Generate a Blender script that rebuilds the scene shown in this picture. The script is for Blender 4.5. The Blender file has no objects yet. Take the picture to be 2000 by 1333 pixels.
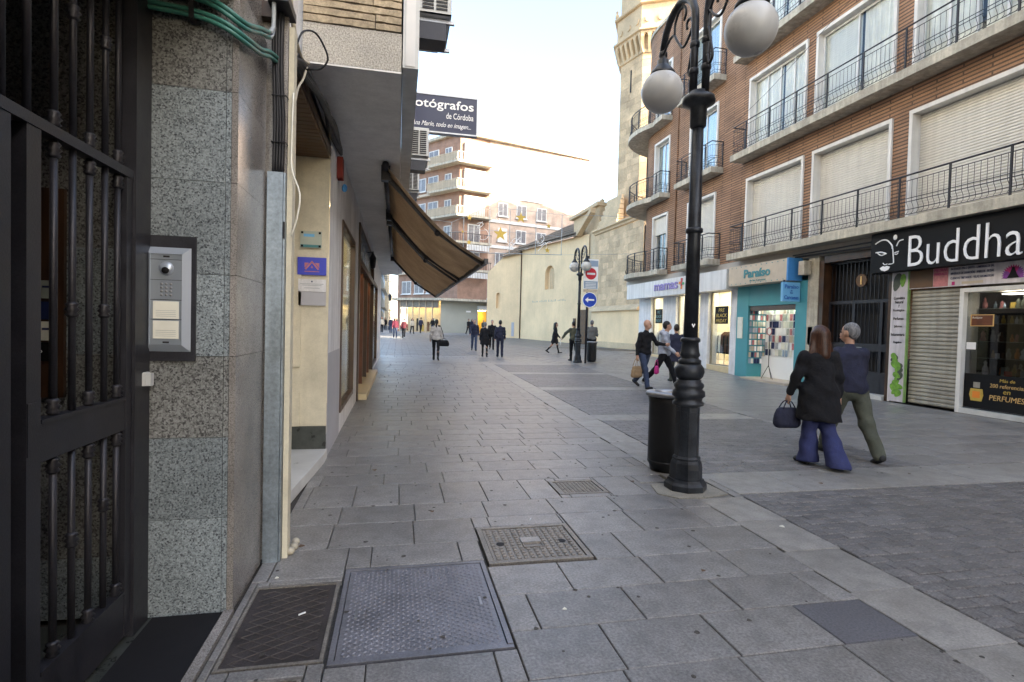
import bpy, bmesh, math, random
import numpy as np
from mathutils import Vector, Matrix
random.seed(7)
SC = bpy.context.scene
COL = SC.collection
# ---------------------------------------------------------------- camera
CAM_H = 1.5
def cam_setup():
    yaw, pitch, roll = math.radians(12.029), math.radians(1.565), 0.026
    fw = Vector((math.sin(yaw)*math.cos(pitch), math.cos(yaw)*math.cos(pitch), -math.sin(pitch)))
    r = Vector((math.cos(yaw), -math.sin(yaw), 0)); u = r.cross(fw)
    c, s = math.cos(roll), math.sin(roll)
    r2 = r*c + u*s; u2 = u*c - r*s
    cd = bpy.data.cameras.new('camera'); cd.lens = 18.9; cd.sensor_width = 36; cd.clip_start = .05; cd.clip_end = 3000
    co = bpy.data.objects.new('camera', cd); COL.objects.link(co)
    m = Matrix.Identity(4)
    for i in range(3):
        m[i][0] = r2[i]; m[i][1] = u2[i]; m[i][2] = -fw[i]
    m[2][3] = CAM_H
    co.matrix_world = m
    SC.camera = co
cam_setup()
# ---------------------------------------------------------------- sky, sun, exposure
SUN_EL = math.radians(24); SUN_DIR = Vector((.74, -.67, 0)).normalized()   # horizontal direction towards the sun
def light_setup():
    w = bpy.data.worlds.new('World'); SC.world = w; w.use_nodes = True
    nt = w.node_tree; bg = nt.nodes['Background']
    sk = nt.nodes.new('ShaderNodeTexSky'); sk.sky_type = 'NISHITA'; sk.sun_disc = False
    sk.sun_elevation = SUN_EL; sk.sun_rotation = math.atan2(SUN_DIR.x, SUN_DIR.y)
    sk.air_density = .9; sk.dust_density = 3.0; sk.ozone_density = 1.0
    nt.links.new(sk.outputs[0], bg.inputs[0]); bg.inputs[1].default_value = .13
    l = bpy.data.lights.new('sun', 'SUN'); l.energy = 3.6; l.angle = math.radians(.53); l.color = (1, .87, .7)
    o = bpy.data.objects.new('sun', l); COL.objects.link(o); o.location = (30, -30, 60)
    d = Vector((SUN_DIR.x*math.cos(SUN_EL), SUN_DIR.y*math.cos(SUN_EL), math.sin(SUN_EL)))
    o.rotation_euler = d.to_track_quat('Z', 'Y').to_euler()
    vs = SC.view_settings; vs.view_transform = 'Standard'; vs.look = 'None'; vs.gamma = 1; vs.exposure = 2.85
    vs.use_white_balance = True; vs.white_balance_temperature = 6750; vs.white_balance_tint = 7
light_setup()
SC.cycles.max_bounces = 6; SC.cycles.diffuse_bounces = 3; SC.cycles.glossy_bounces = 2; SC.cycles.transparent_max_bounces = 8

# ---------------------------------------------------------------- materials
def lin(c):
    return tuple((v/12.92 if v <= .04045 else ((v+.055)/1.055)**2.4) for v in c)
MATS = {}
class NT:
    def __init__(s, name):
        s.m = bpy.data.materials.new(name); s.m.use_nodes = True; s.t = s.m.node_tree
        s.b = s.t.nodes['Principled BSDF']; MATS[name] = s.m
    def n(s, typ, **kw):
        nd = s.t.nodes.new('ShaderNode'+typ)
        for k, v in kw.items():
            if k in nd.inputs: nd.inputs[k].default_value = v
            else: setattr(nd, k, v)
        return nd
    def l(s, a, b): s.t.links.new(a, b)
    def coord(s, kind='Object', scale=None):
        o = s.n('TexCoord').outputs[kind]
        if scale is not None:
            mp = s.n('Mapping'); mp.inputs['Scale'].default_value = scale; s.l(o, mp.inputs[0]); o = mp.outputs[0]
        return o
    def ramp(s, src, stops, interp='LINEAR'):
        r = s.n('ValToRGB'); e = r.color_ramp; e.interpolation = interp
        while len(e.elements) < len(stops): e.elements.new(.5)
        for el, (p, c) in zip(e.elements, stops): el.position = p; el.color = (*c, 1)
        s.l(src, r.inputs[0]); return r.outputs[0]
    def mix(s, fac, a, b, typ='MIX'):
        m = s.n('MixRGB', blend_type=typ)
        for i, v in ((0, fac), (1, a), (2, b)):
            if isinstance(v, (int, float)): m.inputs[i].default_value = v
            elif isinstance(v, tuple): m.inputs[i].default_value = (*v, 1)
            else: s.l(v, m.inputs[i])
        return m.outputs[0]
    def bump(s, h, strength=.3, dist=.01, normal=None):
        b = s.n('Bump', Strength=strength, Distance=dist); s.l(h, b.inputs['Height'])
        if normal is not None: s.l(normal, b.inputs['Normal'])
        s.l(b.outputs[0], s.b.inputs['Normal']); return b.outputs[0]
def mk(name, col, rough=.6, metal=0, var=.18, vs=1.5, grain=.0, gs=60, bump=0, bs=60, spec=.4, rnd=0, streak=0, blotch=0, bd=.004, sscale=(7, 7, .5)):
    """plain procedural material: colour with broad variation, fine grain, bump"""
    t = NT(name); b = t.b
    co = t.coord()
    n1 = t.n('TexNoise', Scale=vs, Detail=6.0, Roughness=.6); t.l(co, n1.inputs['Vector'])
    f = t.ramp(n1.outputs[0], [(.3, (1-var,)*3), (.7, (1+var*.6,)*3)])
    c = t.mix(1, col, f, 'MULTIPLY')
    if grain:
        n2 = t.n('TexNoise', Scale=gs, Detail=3.0, Roughness=.7); t.l(co, n2.inputs['Vector'])
        g = t.ramp(n2.outputs[0], [(.32, (1-grain,)*3), (.68, (1+grain,)*3)])
        c = t.mix(1, c, g, 'MULTIPLY')
    if blotch:
        n5 = t.n('TexNoise', Scale=7.0, Detail=7.0, Roughness=.7); t.l(t.n('NewGeometry').outputs['Position'], n5.inputs['Vector'])
        g = t.ramp(n5.outputs[0], [(.38, (1-blotch,)*3), (.55, (1, 1, 1)), (.72, (1+blotch*.5,)*3)]); c = t.mix(1, c, g, 'MULTIPLY')
    if streak:
        n3 = t.n('TexNoise', Scale=1.0, Detail=5.0); t.l(t.coord('Object', sscale), n3.inputs['Vector'])
        g = t.ramp(n3.outputs[0], [(.4, (1-streak,)*3), (.62, (1, 1, 1))])
        c = t.mix(1, c, g, 'MULTIPLY')
    if rnd:
        oi = t.n('ObjectInfo'); ge = t.n('NewGeometry')
        ad = t.n('Math', operation='ADD'); t.l(oi.outputs['Random'], ad.inputs[0]); t.l(ge.outputs['Random Per Island'], ad.inputs[1])
        fr = t.n('Math', operation='FRACT'); t.l(ad.outputs[0], fr.inputs[0])
        g = t.ramp(fr.outputs[0], [(0, (1-rnd,)*3), (1, (1+rnd,)*3)])
        c = t.mix(1, c, g, 'MULTIPLY')
    t.l(c, b.inputs['Base Color'])
    b.inputs['Roughness'].default_value = rough; b.inputs['Metallic'].default_value = metal; b.inputs['Specular IOR Level'].default_value = spec
    nr = t.ramp(n1.outputs[0], [(.3, (max(rough-.08, .03),)*3), (.7, (min(rough+.1, 1),)*3)]); t.l(nr, b.inputs['Roughness'])
    if bump:
        n4 = t.n('TexNoise', Scale=bs, Detail=4.0); t.l(co, n4.inputs['Vector']); t.bump(n4.outputs[0], bump, bd)
    return t.m
def emit(name, col, strength):
    t = NT(name); t.b.inputs['Base Color'].default_value = (*col, 1)
    t.b.inputs['Emission Color'].default_value = (*col, 1); t.b.inputs['Emission Strength'].default_value = strength
    return t.m
def glass(name, tint=(.9, .95, .95), refl=.25, rough=.02):
    t = NT(name); nt = t.t; nt.nodes.remove(t.b)
    out = nt.nodes['Material Output']
    tr = t.n('BsdfTransparent'); tr.inputs[0].default_value = (*tint, 1)
    gl = t.n('BsdfGlossy', Roughness=rough); gl.inputs[0].default_value = (.9, .95, 1, 1)
    fr = t.n('LayerWeight', Blend=.5); pw = t.n('Math', operation='POWER'); t.l(fr.outputs['Facing'], pw.inputs[0]); pw.inputs[1].default_value = 4
    ad = t.n('Math', operation='MULTIPLY_ADD', use_clamp=True); t.l(pw.outputs[0], ad.inputs[0]); ad.inputs[1].default_value = .6; ad.inputs[2].default_value = refl+.02
    mx = t.n('MixShader'); t.l(ad.outputs[0], mx.inputs[0]); t.l(tr.outputs[0], mx.inputs[1]); t.l(gl.outputs[0], mx.inputs[2])
    t.l(mx.outputs[0], out.inputs[0]); return t.m
def speckle(name, cols, scale, rough=.35, bump=0, tint=(1, 1, 1), blot=.2):
    """granite: several mineral colours mixed by two noises"""
    t = NT(name); co = t.coord()
    v = t.n('TexVoronoi', Scale=scale, Randomness=1.0); t.l(co, v.inputs['Vector'])
    n = t.n('TexNoise', Scale=scale*.8, Detail=4.0, Roughness=.75); t.l(co, n.inputs['Vector'])
    sep = t.n('SeparateColor'); t.l(v.outputs['Color'], sep.inputs[0])
    a = t.n('Math', operation='MULTIPLY_ADD'); t.l(sep.outputs[0], a.inputs[0]); a.inputs[1].default_value = .45; t.l(n.outputs[0], a.inputs[2])
    a2 = t.n('Math', operation='SUBTRACT'); t.l(a.outputs[0], a2.inputs[0]); a2.inputs[1].default_value = .22
    c = t.ramp(a2.outputs[0], cols)
    n1 = t.n('TexNoise', Scale=2.2, Detail=4.0); t.l(co, n1.inputs['Vector'])
    f = t.ramp(n1.outputs[0], [(.3, (1-blot,)*3), (.7, (1+blot*.5,)*3)])
    c = t.mix(1, c, f, 'MULTIPLY'); c = t.mix(1, c, tint, 'MULTIPLY')
    oi = t.n('ObjectInfo'); g = t.ramp(oi.outputs['Random'], [(0, (.86, .86, .86)), (1, (1.08, 1.08, 1.08))]); c = t.mix(1, c, g, 'MULTIPLY')
    t.l(c, t.b.inputs['Base Color']); t.b.inputs['Roughness'].default_value = rough
    if bump: t.bump(n.outputs[0], bump, .003)
    return t.m
def brickmat(name, c1, c2, mortar, bw=.24, rh=.06, ms=.012, bump=.6, uaxis='xy'):
    t = NT(name); co = t.coord(); sx = t.n('SeparateXYZ'); t.l(co, sx.inputs[0])
    ad = t.n('Math', operation='ADD'); t.l(sx.outputs[0], ad.inputs[0]); t.l(sx.outputs[1], ad.inputs[1])
    cb = t.n('CombineXYZ'); t.l(ad.outputs[0], cb.inputs[0]); t.l(sx.outputs[2], cb.inputs[1])
    br = t.n('TexBrick'); t.l(cb.outputs[0], br.inputs['Vector'])
    br.inputs['Color1'].default_value = (*c1, 1); br.inputs['Color2'].default_value = (*c2, 1); br.inputs['Mortar'].default_value = (*mortar, 1)
    br.inputs['Scale'].default_value = 1; br.inputs['Mortar Size'].default_value = ms; br.inputs['Mortar Smooth'].default_value = .3
    br.inputs['Brick Width'].default_value = bw; br.inputs['Row Height'].default_value = rh; br.inputs['Bias'].default_value = 0
    n = t.n('TexNoise', Scale=1.2, Detail=6.0); t.l(co, n.inputs['Vector'])
    f = t.ramp(n.outputs[0], [(.3, (.75,)*3), (.7, (1.15,)*3)])
    n2 = t.n('TexNoise', Scale=45.0, Detail=3.0); t.l(co, n2.inputs['Vector'])
    f2 = t.ramp(n2.outputs[0], [(.3, (.8,)*3), (.7, (1.18,)*3)])
    c = t.mix(1, br.outputs[0], f, 'MULTIPLY'); c = t.mix(1, c, f2, 'MULTIPLY')
    t.l(c, t.b.inputs['Base Color']); t.b.inputs['Roughness'].default_value = .85
    iv = t.n('Math', operation='SUBTRACT'); iv.inputs[0].default_value = 1; t.l(br.outputs['Fac'], iv.inputs[1])
    t.bump(iv.outputs[0], bump, .01)
    return t.m

mk('slab', (.205, .195, .185), .39, var=.26, vs=.8, grain=.38, gs=68, bump=.25, bs=110, rnd=.11, blotch=.24, spec=.5)
mk('slab_light', (.25, .238, .22), .42, var=.22, vs=.8, grain=.24, gs=75, bump=.2, bs=110, rnd=.08, blotch=.24, spec=.5)
mk('slab_dark', (.105, .103, .112), .5, var=.2, vs=2, grain=.3, gs=80, bump=.2, bs=110)
mk('sett', (.15, .142, .138), .45, var=.3, vs=.8, grain=.5, gs=60, bump=.9, bs=70, rnd=.17, blotch=.22, spec=.5)
mk('joint', (.075, .068, .06), .95, var=.4, vs=4, grain=.4)
mk('ground', (.22, .21, .2), .8, var=.2, vs=.6, grain=.2)
mk('mortar_patch', (.25, .23, .19), .8, var=.25, vs=6, grain=.3, gs=90)
speckle('granite', [(.0, (.01, .012, .018)), (.28, (.03, .036, .045)), (.37, (.14, .16, .172)), (.6, (.235, .27, .285)), (.8, (.33, .365, .38))], 140, .35)
speckle('granite_brown', [(.0, (.014, .014, .015)), (.32, (.045, .045, .046)), (.42, (.135, .135, .13)), (.62, (.215, .222, .215)), (.8, (.29, .3, .29))], 120, .35)
speckle('granite_side', [(.0, (.09, .08, .072)), (.35, (.16, .146, .134)), (.5, (.235, .216, .2)), (.75, (.29, .27, .252))], 230, .22, blot=.38)
mk('iron', (.03, .03, .037), .42, .3, var=.3, vs=8, grain=.2, gs=200, bump=.15, bs=160)
mk('lamp_iron', (.036, .041, .05), .4, .3, blotch=.4, var=.5, vs=6, grain=.25, gs=120, bump=.3, bs=90, streak=.25)
mk('rail_iron', (.03, .03, .036), .5, .2, var=.3)
mk('black_plastic', (.012, .012, .013), .45, var=.3, vs=5)
mk('steel', (.36, .36, .37), .42, .85, var=.2, vs=5, streak=.15)
mk('galvanised', (.3, .35, .4), .45, .75, var=.3, vs=5, streak=.35, grain=.15, gs=40)
mk('intercom_metal', (.33, .37, .42), .38, .55, var=.08)
mk('intercom_light', (.4, .45, .52), .36, .45, var=.05)
mk('paper', (.72, .71, .62), .7, var=.08, vs=8)
mk('white_paint', (.7, .7, .69), .6, var=.12, vs=1.2, streak=.14)
mk('white_wall', (.74, .74, .76), .7, var=.18, vs=1.1, grain=.07, gs=60, bump=.15, bs=70, streak=.16, blotch=.08)
mk('grey_wall', (.4, .4, .43), .7, var=.12, vs=2)
mk('soffit_grey', (.68, .67, .66), .75, var=.16, vs=.9, grain=.05, gs=40, blotch=.1)
mk('yellow_wall', (.62, .57, .44), .75, blotch=.1, streak=.1, var=.2, vs=1.6, grain=.06, gs=60, bump=.1, bs=60)
mk('cream_wall', (.82, .6, .355), .85, var=.18, vs=.35, grain=.05, gs=12, streak=.035)
mk('skirt_stone', (.05, .055, .05), .3, var=.5, vs=9)
mk('marble_step', (.55, .55, .53), .35, var=.2, vs=3)
mk('wood_dark', (.07, .035, .018), .4, var=.4, vs=3, streak=.3)
mk('wood_red', (.16, .05, .02), .4, var=.4, vs=3, streak=.3)
mk('wood_slat', (.12, .065, .03), .6, var=.3, vs=4)
mk('step_warm', (.62, .5, .3), .4, var=.15, vs=4)  # warm glow of the shop lights is put into the step's colour
mk('pebble', (.42, .4, .36), .9, var=.15, vs=2, grain=.5, gs=75, bump=1.0, bs=80)
mk('long_brick', (.42, .345, .24), .85, var=.35, vs=7, grain=.25, gs=45, bump=.6, bs=60, rnd=.16)
mk('mortar', (.1, .085, .07), .95)
brickmat('brick', (.385, .222, .13), (.3, .166, .096), (.12, .078, .053), bw=1.1, rh=.082, ms=.02, bump=.9)
brickmat('brick_far', (.34, .2, .145), (.3, .175, .125), (.26, .18, .14), rh=.09, ms=.014, bump=.2)
brickmat('brick_pink', (.52, .39, .315), (.48, .36, .29), (.48, .39, .33), rh=.09, ms=.014, bump=.2)
mk('concrete_slab', (.54, .495, .4), .8, var=.25, vs=1.3, grain=.1, gs=30, streak=.3, blotch=.15)
mk('slab_under', (.4, .37, .33), .85, var=.12, vs=1)
mk('jamb', (.72, .7, .66), .6, var=.12, vs=2, streak=.12)
mk('shutter', (.7, .67, .6), .55, var=.1, vs=1.2, streak=.08)
mk('curtain', (.9, .86, .76), .9, var=.12, vs=3, streak=.22)
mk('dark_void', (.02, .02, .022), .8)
mk('sign_black', (.008, .008, .009), .6, var=.2, spec=.15)
mk('sign_white', (.82, .82, .82), .5, var=.04)
mk('sign_navy', (.02, .024, .06), .4, var=.1)
mk('sign_purple', (.27, .22, .5), .5, var=.05)
mk('sign_sand', (.5, .42, .32), .6, var=.12, vs=4)
mk('teal', (.06, .27, .31), .55, var=.12, vs=1.5)
mk('teal_letters', (.05, .22, .24), .5)
mk('blue_side', (.05, .22, .5), .5, var=.1)
mk('blue_sign', (.16, .42, .68), .5, var=.1)
mk('blue_letters', (.03, .12, .42), .5)
mk('green_leaf_print', (.16, .34, .04), .6, var=.5, vs=14)
mk('green_edge', (.2, .33, .1), .6, var=.3, vs=6)
mk('print_wood', (.62, .58, .6), .6, var=.12, vs=6, streak=.25)
mk('dark_leaf', (.06, .07, .05), .6, var=.4, vs=10)
mk('gold', (.55, .38, .08), .45, .3, var=.2, vs=12)
mk('gold_text', (.65, .42, .16), .5)
mk('magenta', (.45, .02, .16), .55, var=.4, vs=15)
mk('violet', (.22, .05, .3), .55, var=.4, vs=15)
mk('pinkish', (.5, .19, .2), .6, var=.3, vs=10)
mk('red', (.5, .02, .02), .5)
mk('dull_red', (.2, .02, .015), .6, var=.3)
mk('sign_red', (.55, .02, .04), .45)
mk('sign_blue', (.015, .06, .42), .45)
mk('orange', (.7, .22, .03), .5)
mk('green', (.02, .3, .1), .5)
mk('purple_plate', (.06, .075, .5), .4, var=.1)
mk('plate_blue', (.02, .03, .1), .4)
mk('glass_plate', (.42, .46, .4), .15, var=.1)
mk('teal_plate', (.07, .22, .24), .3)
mk('cable_green', (.045, .17, .14), .4, var=.25, vs=9)
mk('cable_grey', (.33, .36, .38), .4, var=.2, vs=9)
mk('cable_black', (.012, .012, .015), .55, var=.4, vs=8)
mk('cable_beige', (.4, .36, .28), .6, var=.25, vs=8)
mk('roller', (.36, .335, .28), .45, .25, var=.2, vs=2, streak=.2)
mk('ac_white', (.6, .61, .6), .5, var=.12, vs=3, streak=.15)
def fabric():
    m = mk('awning_fabric', (.44, .35, .255), .9, var=.25, vs=2.2, grain=.2, gs=60, streak=.0); nt = m.node_tree; b = nt.nodes['Principled BSDF']
    tr = nt.nodes.new('ShaderNodeBsdfTranslucent'); nt.links.new(b.inputs['Base Color'].links[0].from_socket, tr.inputs[0]); mx = nt.nodes.new('ShaderNodeMixShader'); mx.inputs[0].default_value = .6
    nt.links.new(b.outputs[0], mx.inputs[1]); nt.links.new(tr.outputs[0], mx.inputs[2]); nt.links.new(mx.outputs[0], nt.nodes['Material Output'].inputs[0])
fabric()
mk('tile_roof', (.2, .155, .11), .9, var=.4, vs=3, grain=.3, gs=12)
mk('stone', (.6, .435, .265), .88, var=.25, vs=.9, grain=.14, gs=9, bump=.5, bs=14, rnd=.17)
mk('stone_plain', (.6, .45, .28), .88, var=.2, vs=.7, grain=.12, gs=9, bump=.3, bs=14)
mk('render_far', (.5, .46, .36), .9, var=.08)
mk('slate_blue', (.28, .36, .46), .9, var=.2, vs=.2)  # on the far building the blue of shade is put into the colour
mk('render_white', (.62, .6, .55), .9, var=.12, vs=.2)
mk('grey_render', (.36, .36, .31), .85, var=.1, vs=.5)
mk('cover_iron', (.24, .215, .185), .5, .45, var=.35, vs=5, grain=.3, gs=80, bump=.3, bs=120)
mk('cover_rib', (.11, .095, .088), .5, .4, var=.4, vs=8)
mk('cover_dark', (.06, .05, .048), .5, .4, var=.5, vs=6, grain=.3, gs=80, bump=.2, bs=100)
mk('cover_steel', (.19, .188, .205), .42, .4, var=.35, vs=4, grain=.2, gs=90)
mk('mat_black', (.003, .003, .005), .95, var=.3, vs=3, grain=.4, gs=300)
mk('globe', (.5, .5, .485), .3, var=.05, vs=4, streak=.1)
mk('skin', (.45, .26, .18), .55, var=.1, vs=8)
emit('shop_light', (1, .87, .66), 5.5)
emit('shop_light_white', (1, .97, .9), 14)
emit('shop_light_far', (1, .72, .35), 9)
mk('shop_cream', (.7, .62, .45), .7, var=.1)
mk('shop_floor', (.45, .38, .3), .5)
glass('shop_glass', (.93, .96, .95), .03)
glass('window_glass', (.92, .94, .94), .0)
glass('blue_glass', (.75, .8, .82), .12)
glass('dark_glass', (.5, .52, .55), .06)
# ---------------------------------------------------------------- mesh building
XF = {}        # thing -> (loc, rotz)
class MB:
    def __init__(s): s.v = []; s.f = []; s.mi = []; s.cur = 0; s.smooth = False; s.sm = []
    def add(s, vs, fs):
        b = len(s.v); s.v.extend([tuple(p) for p in vs])
        for f in fs: s.f.append(tuple(i+b for i in f)); s.mi.append(s.cur); s.sm.append(s.smooth)
        return s
    def quad(s, a, b, c, d): return s.add([a, b, c, d], [(0, 1, 2, 3)])
    def box(s, x0, x1, y0, y1, z0, z1, skip=''):
        vs = [(x0,y0,z0),(x1,y0,z0),(x1,y1,z0),(x0,y1,z0),(x0,y0,z1),(x1,y0,z1),(x1,y1,z1),(x0,y1,z1)]
        fs = {'b': (0,3,2,1), 't': (4,5,6,7), 'f': (0,1,5,4), 'r': (1,2,6,5), 'k': (2,3,7,6), 'l': (3,0,4,7)}
        return s.add(vs, [f for k, f in fs.items() if k not in skip])
    def cbox(s, x0, x1, y0, y1, z0, z1, c=.006):
        """slab with chamfered top edge, no underside"""
        vs = [(x0,y0,z0),(x1,y0,z0),(x1,y1,z0),(x0,y1,z0),(x0,y0,z1-c),(x1,y0,z1-c),(x1,y1,z1-c),(x0,y1,z1-c),
              (x0+c,y0+c,z1),(x1-c,y0+c,z1),(x1-c,y1-c,z1),(x0+c,y1-c,z1)]
        fs = [(8,9,10,11)] + [(i, (i+1)%4, (i+1)%4+4, i+4) for i in range(4)] + [(i+4, (i+1)%4+4, (i+1)%4+8, i+8) for i in range(4)]
        return s.add(vs, fs)
    def obox(s, c, ax, ay, az):
        """oriented box: centre and three half-axis vectors"""
        c, ax, ay, az = map(Vector, (c, ax, ay, az)); vs = []
        for k in (-1, 1):
            for (i, j) in ((-1,-1),(1,-1),(1,1),(-1,1)): vs.append(c+ax*i+ay*j+az*k)
        return s.add(vs, [(0,3,2,1),(4,5,6,7),(0,1,5,4),(1,2,6,5),(2,3,7,6),(3,0,4,7)])
    def bar(s, p, q, w, h=None, up=(0,0,1)):
        p, q = Vector(p), Vector(q); d = (q-p); up = Vector(up)
        if abs(d.normalized().dot(up)) > .98: up = Vector((1,0,0))
        a = d.cross(up).normalized(); b = a.cross(d).normalized(); h = h or w
        return s.obox((p+q)/2, d/2, a*w/2, b*h/2)
    def tube(s, pts, r, n=8, cap=True, closed=False):
        pts = [Vector(p) for p in pts]; N = len(pts); rs = r if isinstance(r, (list, tuple)) else [r]*N
        rings = []; prev = None
        for i, p in enumerate(pts):
            if closed: d = pts[(i+1) % N]-pts[i-1]
            else: d = pts[min(i+1, N-1)]-pts[max(i-1, 0)]
            d = d.normalized()
            if prev is None:
                a = d.orthogonal().normalized() if abs(d.z) < .99 else Vector((1,0,0))
                a = (a-d*a.dot(d)).normalized()
            else:
                a = (prev-d*prev.dot(d)); a = a.normalized() if a.length > 1e-6 else d.orthogonal().normalized()
            prev = a; b = d.cross(a)
            rings.append([p+(a*math.cos(t)+b*math.sin(t))*rs[i] for t in [2*math.pi*k/n for k in range(n)]])
        vs = [v for rg in rings for v in rg]; fs = []
        m = N if closed else N-1
        for i in range(m):
            j = (i+1) % N
            for k in range(n):
                k2 = (k+1) % n; fs.append((i*n+k, i*n+k2, j*n+k2, j*n+k))
        if cap and not closed: fs += [tuple(range(n-1, -1, -1)), tuple((N-1)*n+k for k in range(n))]
        sm = s.smooth; s.smooth = n > 5; s.add(vs, fs); s.smooth = sm; return s
    def lathe(s, prof, c=(0,0,0), n=24, flat=False, rot=0, flute=0, axis='z'):
        vs = []; fs = []; cx, cy, cz = c
        for (r, z) in prof:
            for k in range(n):
                t = 2*math.pi*k/n+rot; rr = r*(1-flute*(k % 2)); vs.append((cx+rr*math.cos(t), cy+rr*math.sin(t), cz+z))
        for i in range(len(prof)-1):
            for k in range(n):
                k2 = (k+1) % n; fs.append((i*n+k, i*n+k2, (i+1)*n+k2, (i+1)*n+k))
        if prof[0][0] > 1e-4: fs.append(tuple(range(n-1, -1, -1)))
        if prof[-1][0] > 1e-4: fs.append(tuple((len(prof)-1)*n+k for k in range(n)))
        sm = s.smooth; s.smooth = not flat; s.add(vs, fs); s.smooth = sm; return s
    def sphere(s, c, r, n=24, m=14):
        rx, ry, rz = r if isinstance(r, (tuple, list)) else (r, r, r)
        vs = [(c[0]+rx*math.sin(math.pi*i/m)*math.cos(2*math.pi*k/n), c[1]+ry*math.sin(math.pi*i/m)*math.sin(2*math.pi*k/n), c[2]-rz*math.cos(math.pi*i/m)) for i in range(m+1) for k in range(n)]
        fs = [(i*n+k, i*n+(k+1) % n, (i+1)*n+(k+1) % n, (i+1)*n+k) for i in range(m) for k in range(n)]
        sm = s.smooth; s.smooth = True; s.add(vs, fs); s.smooth = sm; return s
    def prism(s, poly, O, U, V, N, depth):
        """polygon (u,v) extruded along N by depth"""
        O, U, V, N = map(Vector, (O, U, V, N)); n = len(poly)
        vs = [O+U*u+V*v for u, v in poly]+[O+U*u+V*v+N*depth for u, v in poly]
        fs = [tuple(range(n-1, -1, -1)), tuple(range(n, 2*n))]+[(i, (i+1) % n, (i+1) % n+n, i+n) for i in range(n)]
        return s.add(vs, fs)
    def panel(s, O, U, V, N, u0, u1, v0, v1, holes=(), reveal=0):
        """flat wall with rectangular openings; reveal goes inwards (against N)"""
        O, U, V, N = map(Vector, (O, U, V, N))
        us = sorted({u0, u1, *[min(max(h[0], u0), u1) for h in holes], *[min(max(h[1], u0), u1) for h in holes]})
        vs = sorted({v0, v1, *[min(max(h[2], v0), v1) for h in holes], *[min(max(h[3], v0), v1) for h in holes]})
        P = lambda u, v, d=0: O+U*u+V*v-N*d
        for a, b in zip(us, us[1:]):
            for c, d in zip(vs, vs[1:]):
                mu, mv = (a+b)/2, (c+d)/2
                if any(h[0] < mu < h[1] and h[2] < mv < h[3] for h in holes): continue
                s.quad(P(a,c), P(b,c), P(b,d), P(a,d))
        if reveal:
            for h in holes:
                a, b, c, d = h[:4]
                s.quad(P(a,c), P(a,c,reveal), P(b,c,reveal), P(b,c)); s.quad(P(a,d), P(b,d), P(b,d,reveal), P(a,d,reveal))
                s.quad(P(a,c), P(a,d), P(a,d,reveal), P(a,c,reveal)); s.quad(P(b,c), P(b,c,reveal), P(b,d,reveal), P(b,d))
        return s
    def mesh(s, name, mats):
        me = bpy.data.meshes.new(name); me.from_pydata(s.v, [], s.f)
        for m in (mats if isinstance(mats, (list, tuple)) else [mats]): me.materials.append(MATS[m] if isinstance(m, str) else m)
        me.polygons.foreach_set('material_index', s.mi); me.polygons.foreach_set('use_smooth', s.sm); me.update(); return me
def root_of(o):
    while o.parent: o = o.parent
    return o
def localise(vs, par):
    if par is None: return vs
    loc, rz = XF.get(root_of(par), ((0,0,0), 0)); c, s_ = math.cos(-rz), math.sin(-rz); out = []
    for x, y, z in vs:
        x -= loc[0]; y -= loc[1]; z -= loc[2]; out.append((x*c-y*s_, x*s_+y*c, z))
    return out
def tag(o, label=None, cat=None, group=None, kind=None):
    if label: o['label'] = label
    if cat: o['category'] = cat
    if group: o['group'] = group
    if kind: o['kind'] = kind
    return o
def thing(name, label, cat, loc=(0,0,0), rz=0, group=None):
    o = bpy.data.objects.new(name, None); COL.objects.link(o); o.location = loc; o.rotation_euler = (0,0,rz); o.empty_display_size = .2
    XF[o] = (tuple(loc), rz); return tag(o, label, cat, group)
def build(mb, name, mats, par=None, label=None, cat=None, group=None, kind=None, local=False, pivot=None):
    """link a mesh object; vertices are world coordinates unless local"""
    if par is not None and not local: mb.v = localise(mb.v, par)
    if pivot is not None and par is None: mb.v = [(x-pivot[0], y-pivot[1], z-pivot[2]) for x, y, z in mb.v]
    o = bpy.data.objects.new(name, mb.mesh(name, mats)); COL.objects.link(o)
    if pivot is not None and par is None: o.location = pivot
    if par is not None: o.parent = par
    return tag(o, label, cat, group, kind)
def inst(name, me, par, loc=(0,0,0), rot=(0,0,0), scale=(1,1,1)):
    """an object sharing mesh data, placed in world coordinates under an unrotated root"""
    o = bpy.data.objects.new(name, me); COL.objects.link(o)
    if par is not None:
        o.parent = par; b = XF.get(root_of(par), ((0,0,0), 0))[0]; loc = tuple(l-q for l, q in zip(loc, b))
    o.location = loc; o.rotation_euler = rot; o.scale = scale; return o
def copy_thing(root, loc, rz=0, label=None, group=None):
    def rec(o, par):
        c = o.copy(); COL.objects.link(c); c.parent = par
        for ch in [x for x in ALLCH.get(o, [])]: rec(ch, c)
        return c
    ALLCH = {}
    for o in bpy.data.objects:
        if o.parent: ALLCH.setdefault(o.parent, []).append(o)
    c = rec(root, None); c.location = loc; c.rotation_euler = (0,0,rz); XF[c] = (tuple(loc), rz)
    return tag(c, label, None, group)
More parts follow.
